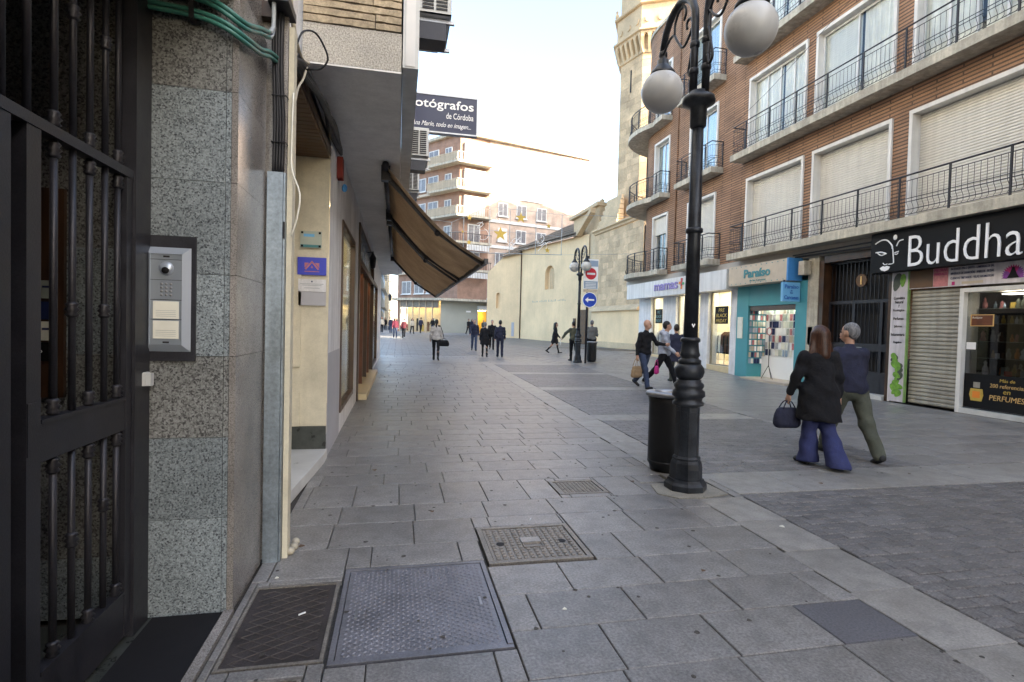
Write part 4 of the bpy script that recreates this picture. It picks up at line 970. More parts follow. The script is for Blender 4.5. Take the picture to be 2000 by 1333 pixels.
    for (z0, z1) in ((2.3, 2.38), (1.12, 1.3), (.1, .62)): fr.box(X+.002, X+.058, 10.4, 12.36, z0, z1)
    fr.box(X, X+.06, 10.4, 12.36, 3.34, 3.4); build(fr, 'frame', 'iron', d)
    for k in range(16): y = 10.5+.12*k; build(MB().box(X+.02, X+.04, y, y+.014, .62, 2.3).box(X+.02, X+.04, y, y+.02, 2.38, 3.34), 'bar', 'iron', d)
    build(MB().bar((X-.03, 11.46, 1.2), (X-.03, 11.25, 1.2), .02), 'handle', 'steel', d)
    md = build(MB().prism([(.16*math.cos(a), .16*math.sin(a)) for a in [i*math.pi/12 for i in range(24)]], (X+.01, 11.35, 2.87), (0, -1, 0), Zp, Xn, .03), 'number_disc', 'wood_slat', d)
    text('1', 'number', 'gold_text', d, (X-.02, 11.37, 2.77), Yn, Zp, h=.2, depth=.01, bold=.02)
    build(MB().cbox(XW-.28, XW-.04, 12.75, 12.95, 3.12, 3.5, .01), 'wall_unit', 'concrete_slab', None, 'small beige box under the balcony beside the portal', 'box')
    # buddha shop
    build(MB().box(XW-.02, XW+.4, 10.24, 10.28, 0, 3.0).box(XW, XW+.4, 8.68, 8.76, .0, 2.5).box(XW+.001, XW+.4, 7.4, 8.68, 2.42, 2.5), 'shop_frame', 'jamb', t)
    build(MB().box(XW, XW+.3, 7.4, 8.68, .0, .1), 'shop_sill', 'marble_step', t)
    build(ridged(8.77, 9.82, .04, 2.52, XW+.06, .085, .02), 'roller_shutter', 'roller', t, kind='stuff')
    o = build(MB().box(XW+.1, XW+.14, 7.4, 7.46, .1, 2.42), 'shop_window', 'jamb', t); build(MB().box(XW+.11, XW+.116, 7.46, 8.68, .1, 2.42), 'pane', 'dark_glass', o)
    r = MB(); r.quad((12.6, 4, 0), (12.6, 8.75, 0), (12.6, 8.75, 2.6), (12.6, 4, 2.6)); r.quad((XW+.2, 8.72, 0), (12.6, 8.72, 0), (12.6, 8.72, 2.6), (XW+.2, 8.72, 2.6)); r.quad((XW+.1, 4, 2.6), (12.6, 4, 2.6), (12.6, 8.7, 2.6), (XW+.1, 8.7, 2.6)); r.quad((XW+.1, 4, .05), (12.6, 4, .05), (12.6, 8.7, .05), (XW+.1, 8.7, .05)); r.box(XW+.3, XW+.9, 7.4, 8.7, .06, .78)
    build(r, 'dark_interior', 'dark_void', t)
    pil(-22, 7.3, 'brick', 3.6)
    return t
BB_T = brick_building()
def shop_signs():
    # mamas
    s = thing('shop_sign', 'white fascia sign with violet letters and a coloured cross', 'sign', (10.85, 20, 2.98))
    m = MB(); m.prism([(10.62, 16.02), (XW-.004, 16.02), (XW-.004, 22.4), (10.72, 23.92), (10.62, 23.92)], (0, 0, 2.91), Xp, Yp, Zp, .67); build(m, 'fascia', 'white_paint', s)
    text('mamas', 'lettering', 'sign_purple', s, (10.615, 21.1, 3.14), Yn, Zp, w=1.95, h=.27, depth=.03, bold=.015)
    for (u, v, w, h, c) in ((18.88, 3.22, .1, .3, 'red'), (19.0, 3.3, .13, .09, 'orange'), (18.76, 3.26, .12, .09, 'green'), (18.88, 3.1, .1, .115, 'orange')):
        build(MB().box(10.595, 10.618, u-w/2, u+w/2, v, v+h), 'cross_bar', c, s)
    # poster boards in the windows
    for (y, z, w, h, lab) in ((17.08, 1.78, .78, .62, 'black poster with yellow sale lettering in the nearest window of the white shop'), (21.75, 1.8, .62, .62, 'black poster with lettering in the far narrow window of the white shop')):
        p = thing('window_poster', lab, 'poster', (XW+.12, y, z), group='sale posters in the shop windows'); build(MB().box(XW+.108, XW+.116, y-w/2, y+w/2, z, z+h), 'sheet', 'sign_black', p)
        for k, (wd, f) in enumerate((('PRE', .45), ('BLACK', .8), ('FRIDAY', .8))): text(wd, 'lettering', 'gold' if y < 20 else 'teal_plate', p, (XW+.106, y, z+h*(.68-.3*k)), Yn, Zp, w=w*f, h=h*.2, depth=.002, align='CENTER', shear=.15)
    # paraiso
    s = thing('shop_sign', 'sand coloured box sign with teal letters above the teal shop', 'sign', (10.85, 15, 3.0))
    build(MB().box(10.62, XW-.004, 13.18, 15.88, 2.99, 3.61), 'box', 'sign_sand', s); build(MB().box(10.61, XW-.004, 13.12, 13.178, 2.985, 3.62), 'side_panel', 'blue_side', s)
    text('Paraíso', 'lettering', 'teal_letters', s, (10.618, 15.08, 3.19), Yn, Zp, w=1.22, h=.27, depth=.015, bold=.03); text('de las Carcasas', 'lettering', 'teal_letters', s, (10.618, 14.8, 3.07), Yn, Zp, w=.75, h=.06, depth=.01)
    rnd = random.Random(4)
    for k in range(11):
        for z in (3.02, 3.54): build(MB().box(10.612, 10.6195, 13.3+k*.24, 13.33+k*.24, z, z+.03), 'dot', 'teal_letters', s)
    s = thing('hanging_sign', 'light blue hanging sign with blue letters beside the teal shop', 'sign', (10.8, 13.2, 2.4))
    build(MB().box(10.5, 11.06, 13.16, 13.24, 2.4, 2.94), 'board', 'blue_sign', s); build(MB().box(10.55, 10.58, 13.17, 13.23, 2.941, 3.0), 'bracket', 'iron', s)
    for wd, z, h, w in (('Paraíso', 2.76, .11, .44), ('de', 2.68, .05, .06), ('las', 2.62, .05, .09), ('Carcasas', 2.46, .11, .46)): text(wd, 'lettering', 'blue_letters', s, (10.78, 13.158, z), Xp, Zp, w=w, h=h, depth=.006, align='CENTER', bold=.015)
    # buddha
    s = thing('shop_sign', 'black fascia sign with large white letters and a face drawing', 'sign', (10.85, 9, 2.98))
    build(MB().box(10.74, XW-.004, 5.0, 10.57, 2.94, 3.84), 'board', 'sign_black', s)
    text('Buddha', 'lettering', 'sign_white', s, (10.738, 9.61, 3.0), Yn, Zp, w=2.17, h=.66, depth=.02, bold=-.012)
    F = lambda u, v: (10.735, 10.45-u, 2.99+v)
    m = MB(); S = lambda pts, r: m.tube(smooth([F(*p) for p in pts], 5), r, 5)
    S([(.0, .62), (.15, .68), (.3, .66), (.42, .54), (.44, .46)], .016); S([(.7, .62), (.6, .6), (.54, .5)], .014); S([(.45, .46), (.48, .2), (.47, .13), (.36, .12)], .011); S([(.22, .16), (.26, .12), (.33, .13)], .011)
    S([(.02, .42), (.16, .41), (.3, .36)], .016); S([(.06, .41), (.16, .34), (.28, .36)], .012); S([(.5, .36), (.55, .37), (.6, .38)], .013); S([(.5, .33), (.55, .32), (.59, .35)], .011)
    m.prism([(10.45-u, 2.99+v) for u, v in ((.14, .05), (.22, .09), (.27, .075), (.32, .09), (.4, .06), (.36, .0), (.27, -.03), (.18, .0))], (10.74, 0, 0), Yp, Zp, Xn, .01); m.sphere(F(.5, .7), (.01, .05, .06), 10, 8)
    build(m, 'face_drawing', 'sign_white', s)
    s = thing('shop_banner', 'printed banner with lotus and small lettering under the black fascia', 'banner', (XW, 8.7, 2.57))
    build(MB().box(XW-.04, XW-.004, 7.35, 9.84, 2.545, 2.975), 'sheet', 'print_wood', s)
    build(MB().box(XW-.046, XW-.041, 9.3, 9.82, 2.56, 2.96), 'stones_print', 'wood_slat', s); build(MB().box(XW-.046, XW-.041, 8.98, 9.29, 2.56, 2.96), 'pink_print', 'pinkish', s)
    for k, wd in enumerate(('PIEDRAS', 'MINERALES')): text(wd, 'lettering', 'magenta', s, (XW-.047, 9.27, 2.87-.08*k), Yn, Zp, w=.27, h=.055, depth=.003)
    for k, wd in enumerate(('INCIENSOS - PALO SANTO - LÁMPARAS DE SAL', 'MINERALES DE SANACIÓN - ANILLOS - BUDAS', 'CUENCOS TIBETANOS - VELAS AROMÁTICAS')): text(wd, 'lettering', 'plate_blue', s, (XW-.042, 8.93, 2.875-.095*k), Yn, Zp, w=.82, h=.06, depth=.003, bold=.01)
    build(MB().box(XW-.046, XW-.041, 8.84, 8.9, 2.57, 2.64), 'red_mark', 'magenta', s); build(MB().box(XW-.046, XW-.041, 8.3, 8.7, 2.58, 2.63), 'brown_mark', 'sign_sand', s)
    for k in range(17):
        a = math.pi*(k/16)*1.15-.075*math.pi; c, sn = math.cos(a), math.sin(a); L = .2; pts = [(0, 0), (L*.6*c-.03*sn, L*.6*sn+.03*c), (L*c, L*sn), (L*.6*c+.03*sn, L*.6*sn-.03*c)]
        build(MB().prism(pts, (XW-.042, 7.78, 2.68), Yn, Zp, Xn, .003+.0004*k), 'petal', 'magenta' if 5 < k < 13 else 'violet', s)
    m = MB(); m.prism([(-.1, -.03), (.1, -.03), (.06, .04), (.04, .1), (.025, .13), (.02, .17), (-.02, .17), (-.025, .13), (-.04, .1), (-.06, .04)], (XW-.05, 7.78, 2.66), Yn, Zp, Xn, .004); build(m, 'seated_figure', 'sign_black', s)
    s = thing('vertical_banner', 'tall white banner with leaf print beside the roller shutter', 'banner', (XW, 10.05, 0))
    build(MB().box(XW-.05, XW-.004, 9.86, 10.235, .03, 2.97), 'sheet', 'print_wood', s); build(MB().box(XW-.055, XW-.002, 9.83, 9.859, .03, 2.97), 'edge', 'green_edge', s)
    for k, (wd, z, w) in enumerate((('Cosmética', 2.33, .27), ('Natural', 2.24, .2), ('y', 2.15, .03), ('Ecológica', 2.05, .27), ('Perfumes', 1.87, .25), ('Jabones', 1.69, .2), ('Indumentaria', 1.51, .33), ('Regalos', 1.33, .2))): text(wd, 'lettering', 'sign_black', s, (XW-.052, 10.05, z), Yn, Zp, w=w, h=.065, depth=.003, align='CENTER', bold=.012)
    rnd = random.Random(8)
    def leaf(y, z, L, wd, a, m, d):
        pts = []
        for i in range(12):
            u = i/6*math.pi; lx, lz = L*math.cos(u)*.5, wd*math.sin(u)*.5*(1+.25*math.cos(u)); pts.append((lx*math.cos(a)-lz*math.sin(a), lx*math.sin(a)+lz*math.cos(a)))
        build(MB().prism(pts, (XW-.0505, y, z), Yn, Zp, Xn, d), 'leaf', m, s)
    for k in range(16): leaf(rnd.uniform(9.95, 10.12), rnd.uniform(.2, .85) if k < 11 else rnd.uniform(.8, 1.2), .2, .13, rnd.uniform(0, 3), 'green_leaf_print' if k % 4 else 'dark_leaf', .002+.0006*k)
    leaf(10.12, 2.72, .42, .2, 1.3, 'dark_leaf', .004); leaf(9.98, 2.75, .3, .13, 1.5, 'green_leaf_print', .006)
    s = thing('window_poster', 'black and gold perfume poster at the foot of the shop window', 'poster', (XW+.09, 8, .14)); build(MB().box(XW+.09, XW+.1, 7.48, 8.66, .13, .8), 'sheet', 'sign_black', s)
    for wd, z, w, h, m in (('Más de', .68, .26, .06, 'gold'), ('200 referencias', .565, .6, .075, 'gold_text'), ('en', .46, .12, .06, 'gold'), ('PERFUMES', .32, .6, .1, 'gold_text'), ('www.buddhacosmetica.com', .22, .4, .022, 'gold_text')):
        if 'www' not in wd: text(wd, 'lettering', m, s, (XW+.088, 7.88, z), Yn, Zp, w=w, h=h, depth=.003, align='CENTER', shear=.1)
    m = MB(); m.prism([(-.1, 0), (.1, 0), (.13, .12), (.11, .24), (-.11, .24), (-.13, .12)], (XW+.0895, 8.42, .27), Yn, Zp, Xn, .006); build(m, 'bottle_print', 'gold', s); build(MB().box(XW+.082, XW+.0893, 8.36, 8.48, .53, .64), 'stopper_print', 'roller', s)
    build(MB().box(XW+.08, XW+.083, 8.35, 8.49, .33, .46), 'label_print', 'orange', s)
    s = thing('window_poster', 'small brown picture poster high in the dark shop window', 'poster', (XW+.1, 8.38, 1.72)); build(MB().box(XW+.095, XW+.1, 8.17, 8.6, 1.74, 1.97), 'border', 'gold_text', s); build(MB().box(XW+.091, XW+.0948, 8.19, 8.58, 1.755, 1.955), 'picture', 'wood_red', s)
    text('Relájate', 'lettering', 'paper', s, (XW+.0905, 8.56, 1.88), Yn, Zp, w=.18, h=.05, depth=.001)
    s = build(MB().box(XW+.095, XW+.1, 8.48, 8.66, 1.28, 1.42), 'window_note', 'sign_white', None, 'white paper note stuck on the dark shop window', 'note')
    # goods in the dark window
    rnd = random.Random(21)
    goods = [('white vase', 'sign_white'), ('green plant pot', 'dark_leaf'), ('pale card', 'glass_plate'), ('red box', 'red'), ('bronze figure', 'wood_slat'), ('grey frame', 'cable_grey'), ('golden figure', 'gold'), ('amber lamp', 'orange')]
    for k, (nm, mt) in enumerate(goods):
        y = 8.55-.135*k; x = XW+.42+rnd.uniform(0, .2); h = rnd.uniform(.14, .34); w = rnd.uniform(.04, .065)
        if k in (2, 3, 5): m = MB().cbox(x-.03, x+.03, y-w, y+w, .78, .78+h*.7, .006)
        else: m = MB().lathe([(w*.7, 0), (w, h*.2), (w*.8, h*.5), (w*.35, h*.7), (w*.6, h*.85), (w*.2, h)], (x, y, .78), 12)
        build(m, nm.replace(' ', '_'), mt, None, nm+' on the window ledge of the dark shop', 'ornament')
    kinds = [MB().lathe([(.035, 0), (.05, .05), (.045, .12), (.02, .17), (.03, .2), (.01, .24)], (0, 0, 0), 10), MB().lathe([(.03, 0), (.03, .1), (.012, .12), (.012, .16)], (0, 0, 0), 10), MB().cbox(-.03, .03, -.05, .05, 0, .14, .004), MB().lathe([(.04, 0), (.06, .03), (.03, .09), (.045, .14), (.02, .18), (.0, .21)], (0, 0, 0), 8)]
    meshes = [k.mesh('ornament', m) for m in ('sign_white', 'gold', 'wood_slat', 'paper', 'pinkish', 'dark_leaf', 'glass_plate', 'orange', 'slate_blue') for k in kinds]
    for sh, z in enumerate((.79, 1.12, 1.45, 1.8, 2.1)):
        if sh: build(MB().box(XW+.34, XW+.62, 7.42, 8.68, z-.012, z-.002), 'shop_shelf', 'glass_plate', BB_T)
        for k in range(11):
            y = 8.62-.11*k+rnd.uniform(-.02, .02); s_ = rnd.uniform(.6, 1.1)
            tag(inst('ornament', rnd.choice(meshes), None, (XW+.52+rnd.uniform(-.08, .06) if sh else XW+.66, y, z), (0, 0, rnd.uniform(0, 3)), (s_, s_, s_)), 'small ornament on the crowded shelves of the dark shop window', 'ornament', 'ornaments on the shop shelves')
    build(MB().box(XW+.3, XW+.5, 7.8, 8.2, 2.36, 2.38), 'shop_lamp', 'shop_light', BB_T)  # added lamp without a known source, brightens the goods in the dark window
    # phone cases in the teal shop
    rnd = random.Random(31); pals = ['sign_white', 'paper', 'glass_plate', 'sign_white', 'pinkish', 'plate_blue', 'paper', 'grey_wall', 'sign_sand', 'slate_blue']
    me = [MB().cbox(-.004, .004, -.06, .06, 0, .2, .003).box(-.008, -.0045, -.035, .035, .03, .14).mesh('phone_case', p) for p in pals]
    for r in range(7):
        for c in range(13):
            o = inst('phone_case', rnd.choice(me), None, (11.715-rnd.uniform(0, .04), 13.45+c*.155+rnd.uniform(-.015, .015), .78+r*.222), (0, 0, rnd.uniform(-.3, .3))); tag(o, 'packaged phone case hanging on the back wall of the teal shop', 'phone case', 'phone cases on the back wall')
    for r in range(9):
        for c in range(6):
            o = inst('accessory_pack', rnd.choice(me), None, (11.17+c*.1, 15.43-rnd.uniform(0, .03), .5+r*.2), (0, 0, math.pi/2+rnd.uniform(-.3, .3)), (1, .62, .8)); tag(o, 'packaged accessory hanging on the left side wall of the teal shop', 'accessory', 'accessories on the side wall')
    t = thing('tripod', 'black tripod light stand in the doorway of the teal shop', 'tripod', (11.25, 14.6, .07)); build(MB().tube([(11.25, 14.6, .45), (11.25, 14.6, 1.45)], .012, 6), 'pole', 'cable_black', t)
    for k in range(3):
        a = k*2.09+.5; build(MB().tube([(11.25, 14.6, .5), (11.25+.2*math.cos(a), 14.6+.2*math.sin(a), .08)], .01, 6), 'leg', 'cable_black', t)
    build(MB().tube([(11.23, 14.6+.11*math.cos(a), 1.55+.11*math.sin(a)) for a in [i*math.pi/8 for i in range(16)]], .014, 6, closed=True), 'ring_light', 'pinkish', t)
    # clothes on rails in the white shop
    for j, (y, x, m, lab) in enumerate(((16.95, 11.5, 'wood_red', 'rail of dark red clothes in the near window of the white shop'), (17.5, 11.62, 'paper', 'rail of pale patterned clothes in the near window of the white shop'), (22.0, 11.6, 'grey_wall', 'rail of grey clothes in the far window of the white shop'))):
        t = thing('clothes_rail', lab, 'clothes rail', (x, y, .28)); build(MB().tube([(x, y-.35, .28), (x, y-.35, 1.5), (x, y+.35, 1.5), (x, y+.35, .28)], .012, 6), 'stand', 'steel', t)
        for k in range(9):
            yy = y-.3+k*.075; build(MB().prism([(-.2, 0), (.2, 0), (.18, .62), (.05, .72), (-.05, .72), (-.18, .62)], (x, yy-.015, .72+.03*(k % 3)), Xp, Zp, Yp, .035), 'garment', m if k % 3 else 'sign_black', t)
shop_signs()
t_ = thing('overhead_wire', 'thin black wire running up across the brick facade windows', 'cable', (10.35, 11, 9)); build(MB().tube([(10.4, 16.6, 7.9), (10.38, 14, 8.5), (10.36, 12.5, 8.95), (10.34, 10, 9.8), (10.3, 6, 11.4)], .006, 5), 'wire', 'cable_black', t_)
# ================================================================ church, far buildings
def wall_frame(a, b):
    a, b = Vector((*a, 0)), Vector((*b, 0)); U = (b-a).normalized(); N = U.cross(Vector((0, 0, 1))); return a, U, N, (b-a).length
CH = [(9.03, 55.32), (11.96, 52.34), (14.94, 41.27), (15.02, 40.2), (15.46, 32.46)]
def arch_poly(u0, u1, v0, v1, n=10):
    r = (u1-u0)/2; c = (u0+u1)/2; s = v1-r
    return [(u0, v0), (u1, v0)]+[(c+r*math.cos(math.pi*i/n), s+r*math.sin(math.pi*i/n)) for i in range(n+1)]
def arch_wall(mb, O, U, V, N, L, z0, z1, poly, u0, u1, v0, v1, depth):
    """wall rectangle with an arched recess"""
    mb.panel(O, U, V, N, 0, L, z0, z1, [(u0, u1, v0, v1)])
    P = lambda u, v, d=0: Vector(O)+Vector(U)*u+Vector(V)*v-Vector(N)*d
    arc_ = poly[2:]; h = len(arc_)//2
    mb.add([P(u1, v1)]+[P(*p) for p in arc_[:h+1]], [tuple(range(h+2))[::-1]]); mb.add([P(u0, v1)]+[P(*p) for p in arc_[h:]], [tuple(range(h+2))[::-1]])
    n = len(poly)
    for i in range(n): a, b = poly[i], poly[(i+1) % n]; mb.quad(P(*a), P(*b), P(*b, depth), P(*a, depth))
    mb.add([P(*p, depth) for p in poly], [tuple(range(n))])
def church():
    t = thing('church', 'cream rendered church with tiled eaves and arched windows', 'church', (14.94, 41.27, .2))
    a, U, N, L1 = wall_frame(CH[0], CH[1]); w = MB()
    uw = .62*0+1.25; arch_wall(w, a, U, Zp, N, L1, -.2, 7.0, arch_poly(1.15, 1.62, 3.3, 4.9), 1.15, 1.62, 3.3, 4.9, .25)
    P = lambda u, v: a+U*u+Vector((0, 0, v))
    w.add([P(0, 7.0), P(L1, 7.0), P(L1, 8.9), P(2.0, 8.6), P(1.8, 8.45)], [(0, 1, 2, 3, 4)])
    back = (a+U*0-N*9); w.quad(a+Vector((0, 0, -.2)), a+Vector((0, 0, 7.0)), back+Vector((0, 0, 7.0)), back+Vector((0, 0, -.2)))
    a2, U2, N2, L2 = wall_frame(CH[1], CH[2])
    u0 = (Vector((13.16, 47.89, 0))-a2).dot(U2); u1 = u0+1.62
    arch_wall(w, a2, U2, Zp, N2, L2, -.2, 9.1, arch_poly(u0, u1, 4.95, 7.1), u0, u1, 4.95, 7.1, .35)
    build(w, 'wall', 'cream_wall', t)
    o = build(MB().prism([(u0+.45, 5.0), (u0+1.17, 5.0), (u0+1.17, 6.6), (u0+.81, 6.95), (u0+.45, 6.6)], a2-N2*.3, U2, Zp, N2, .04), 'window', 'stone_plain', t)
    for k in range(3): build(MB().prism([(u0+.5+.25*k, 5.0), (u0+.53+.25*k, 5.0), (u0+.53+.25*k, 6.6), (u0+.5+.25*k, 6.6)], a2-N2*.255, U2, Zp, N2, .03), 'mullion', 'cream_wall', o)
    rnd = random.Random(6); uu = (Vector((12.57, 50.06, 0))-a2).dot(U2)
    for k in range(26):
        if k % 7 in (5,): continue
        h = rnd.uniform(.08, .2); build(MB().prism([(0, 0), (.07, 0), (.07, h), (0, h)], a2+U2*(uu+k*.23)+Vector((0, 0, 3.8+rnd.uniform(0, .03))), U2, Zp, N2, .012), 'worn_letter', 'grey_render', t)
    build(MB().tube([a2+N2*.07+Vector((0, 0, 0)), a2+N2*.07+Vector((0, 0, 8.9))], .05, 8), 'downpipe', 'wood_dark', t)
    build(MB().prism([(-1.05, .5), (-.75, .5), (-.75, 1.9), (-1.05, 1.9)], a2-U*0, U, Zp, N, .03), 'notice_panel', 'grey_wall', t)
    # tiled roof: corrugated courses
    def tiles(A, B, zA, zB, run, rise, name):
        A, B = Vector((*A, zA)), Vector((*B, zB)); U = (B-A); L = U.length; U = U/L; Nn = Vector((U.y, -U.x, 0)).normalized()
        back = -Nn*run+Vector((0, 0, rise)); m = MB(); n = int(L/.24); m.smooth = False
        for i in range(n):
            for k in range(5):
                f0, f1 = i/n*L, (i+1)/n*L; seg = []
                for q in range(5): th = math.pi*q/4; seg.append(A+U*(f0+(f1-f0)*q/4)+Vector((0, 0, .09*math.sin(th))))
                o0 = back*(k/5)+Vector((0, 0, .05)); o1 = back*((k+1)/5)
                for s, e in zip(seg, seg[1:]): m.quad(s+o0, e+o0, e+o1, s+o1)
        m.quad(A-Vector((0, 0, .14)), B-Vector((0, 0, .14)), B, A); m.quad(A-Vector((0, 0, .14)), A-Vector((0, 0, .14))-Nn*-.0+back*.3, B-Vector((0, 0, .14))+back*.3, B-Vector((0, 0, .14)))
        build(m, name, 'tile_roof', t, kind='stuff')
    e1 = a2+N2*.45; e2 = Vector((*CH[2], 0))+N2*.45
    tiles((e1.x, e1.y), (e2.x-.25, e2.y+.9), 9.12, 9.2, 6, 3.0, 'roof')
    e3 = a+U*1.75+N*.35; e4 = Vector((*CH[1], 0))+N*.35
    tiles((e3.x, e3.y), (e4.x, e4.y), 8.55, 8.9, 4, 1.6, 'side_roof')
    # stone end with baroque mouldings
    a3, U3, N3, L3 = wall_frame(CH[3], CH[4])
    build(MB().prism([(-1.4, -.1), (.02, -.1), (.02, 9.3), (-1.4, 9.3)], a3-N3*.35, U3, Zp, N3, .28), 'return_wall', 'stone_plain', t)
    def box3(u0, u1, v0, v1, d0, d1, name, m): return build(MB().prism([(u0, v0), (u1, v0), (u1, v1), (u0, v1)], a3+N3*d0, U3, Zp, N3, d1-d0), name, m, t)
    box3(0, L3, -.1, 2.8, -.3, .12, 'plinth', 'cream_wall'); box3(0, L3, -.1, .55, .121, .3, 'plinth_base', 'stone_plain')
    m = MB(); m.prism([(.12, 2.8), (.34, 2.8), (.3, 2.95), (.0, 3.2), (.0, 2.8)], a3, N3, Zp, U3, L3); build(m, 'string_course', 'stone_plain', t)
    box3(.0, L3, 3.2, 8.75, -.5, -.012, 'stone_core', 'stone_plain')
    z = 3.2; r = 0
    while z < 8.6:
        h = .462; u = -.0 if r % 2 else -.4
        while u < L3-.02:
            l = rnd.uniform(.7, 1.05); ua, ub = max(u, 0), min(u+l, L3)
            if L3-ub < .2: ub = L3
            if ub-ua > .05: box3(ua+.006, ub-.006, z+.006, z+h-.006, -.02, rnd.uniform(.0, .014), 'stone_block', 'stone')
            u = ub if ub == L3 else u+l
        z += h; r += 1
    m = MB(); m.prism([(0, 8.75), (.12, 8.78), (.16, 8.9), (.32, 8.98), (.32, 9.08), (0, 9.14)], a3, N3, Zp, U3, L3); build(m, 'cornice', 'stone_plain', t)
    for k in range(6): build(MB().prism([(.3+.17*k, 9.14+.36*k), (3.6, 9.14+.36*k), (3.6, 9.46+.36*k), (.36+.17*k, 9.46+.36*k), (.2+.17*k, 9.40+.36*k)], a3-N3*.6, U3, Zp, N3, .55-.07*k), 'stepped_course', 'stone_plain', t)
    # sloping pediment moulding and upper cornice left of the stone end
    p0 = Vector((*CH[2], 0))-U2*1.0
    m = MB(); m.prism([(0, 9.0), (1.9, 10.6), (1.9, 11.0), (-.1, 9.35)], p0+N2*.1, U2, Zp, N2, .5); build(m, 'pediment', 'stone_plain', t)
    m = MB(); m.prism([(-1.6, 9.2), (2.0, 9.2), (2.0, 11.2), (-1.6, 10.6)], p0-N2*2.2, U2, Zp, N2, 2.0); build(m, 'attic_wall', 'stone_plain', t)
    m = MB(); m.prism([(-1.9, 10.6), (2.1, 11.2), (2.1, 11.5), (-2.0, 10.8)], p0-N2*2.4, U2, Zp, N2, 2.5); build(m, 'attic_cornice', 'stone_plain', t)
    build(MB().lathe([(.2, 0), (.25, .08), (.14, .16), (.22, .28), (.08, .4), (0, .5)], tuple(p0+U2*1.75-N2*.6+Vector((0, 0, 11.4))), 10), 'finial', 'stone_plain', t)
    build(MB().prism([(-1.2, 0), (-.15, 0), (-.15, 3.0), (-1.2, 3.0)], Vector((*CH[2], 0)), U2, Zp, N2, .06), 'side_door', 'wood_slat', t)
    build(MB().prism([(-1.9, 1.5), (-1.6, 1.5), (-1.6, 2.3), (-1.9, 2.3)], Vector((*CH[2], 0)), U2, Zp, N2, .1), 'wall_box', 'wood_dark', t)
church()
def tower():
    cx, cy = 18.88, 37.58; rot = math.radians(218.5)
    t = thing('bell_tower', 'octagonal stone tower with corbelled parapet rising behind the church', 'tower', (cx, cy, 0))
    def ring(prof, name, m): return build(MB().lathe(prof, (cx, cy, 0), 8, True, rot), name, m, t)
    ring([(3.03, .3), (3.03, 21.0)], 'shaft_core', 'stone_plain')
    rnd = random.Random(9)
    V = lambda k, R: Vector((cx+R*math.cos(rot+k*math.pi/4), cy+R*math.sin(rot+k*math.pi/4), 0))
    R = 3.1
    for k in (-1, 0):
        a, b = V(k, R), V(k+1, R); U = (b-a).normalized(); N = U.cross(Vector((0, 0, 1))); L = (b-a).length
        z = 8.0; r = 0
        while z < 20.9:
            us = [0, .8+.25*(r % 2), 1.65-.15*(r % 2), L]
            for ua, ub in zip(us, us[1:]): build(MB().prism([(ua+.004, z+.005), (ub-.004, z+.005), (ub-.004, z+.475), (ua+.004, z+.475)], a-N*.12, U, Zp, N, .12+rnd.uniform(-.012, .003)), 'stone_block', 'stone', t)
            z += .48; r += 1
        c = (a+b)/2
        if k == -1: build(MB().prism([(-.07, 18.6), (.07, 18.6), (.07, 20.2), (-.07, 20.2)], c+N*.0, U, Zp, N, .015), 'slit_window', 'dark_void', t)
    ring([(3.1, 20.88), (3.2, 20.95), (3.2, 21.1), (3.12, 21.2)], 'corbel_band', 'stone_plain')
    ring([(3.1, 21.2), (3.14, 22.2)], 'corbel_back', 'stone_plain')
    for k in (-2, -1, 0, 1):
        a, b = V(k, 3.2), V(k+1, 3.2); U = (b-a).normalized(); N = U.cross(Vector((0, 0, 1))); L = (b-a).length; n = 5
        for i in range(n+1):
            u = i*L/n; build(MB().prism([(-.2, 20.95), (.0, 20.9), (.35, 21.9), (.35, 22.25), (-.2, 22.25)], a+U*(u-.1), N, Zp, U, .2), 'corbel', 'stone_plain', t)
            if i < n:
                pts = [(.1, 22.26)]+[(L/n/2+(L/n/2-.1)*math.cos(math.pi-q*math.pi/6), 21.85+.28*math.sin(q*math.pi/6)) for q in range(7)]+[(L/n-.1, 22.26)]
                build(MB().prism(pts[::-1], a+U*u+N*.05, U, Zp, N, .28), 'corbel_arch', 'stone_plain', t)
    ring([(3.62, 22.25), (3.72, 22.3), (3.72, 22.42), (3.5, 22.48)], 'cornice', 'stone_plain')
    ring([(3.45, 22.45), (3.45, 24.1)], 'parapet', 'stone_plain')
    for k in (-1, 0, 1):
        a, b = V(k, 3.45), V(k+1, 3.45); U = (b-a).normalized(); N = U.cross(Vector((0, 0, 1))); L = (b-a).length
        for i in range(3): build(MB().prism([(.18*math.cos(q*math.pi/8), .22*math.sin(q*math.pi/8)) for q in range(16)], a+U*(L*(i+.5)/3)+Vector((0, 0, 23.1)), U, Zp, N, .07), 'relief', 'stone_plain', t)
    ring([(3.6, 24.1), (3.68, 24.16), (3.68, 24.28), (3.4, 24.34)], 'upper_cornice', 'stone_plain')
    ring([(3.2, 24.3), (3.2, 27.5), (2.9, 28)], 'belfry', 'stone_plain')
    for k in range(8):
        a = V(k, 3.5); build(MB().lathe([(.14, 0), (.14, .3), (.06, .4), (.12, .5), (0, .66)], (a.x, a.y, 24.33), 8), 'pinnacle', 'stone_plain', t)
tower()
def neighbour():
    t = thing('gabled_building', 'gabled building beyond the brick block whose outline falls as shadow on the far wall', 'building', (30, 40, 0))
    prof = [(26, 0), (63.5, 0), (63.5, 19.4), (61.2, 21.3), (60.9, 21.0), (59.3, 23.4), (57.2, 26.3), (55.4, 25.4), (55.2, 26.2), (53.5, 27.6), (26, 27.6)]
    build(MB().prism(prof, (29, 0, 0), Yp, Zp, Xp, 22), 'wall', 'render_white', t)
neighbour()
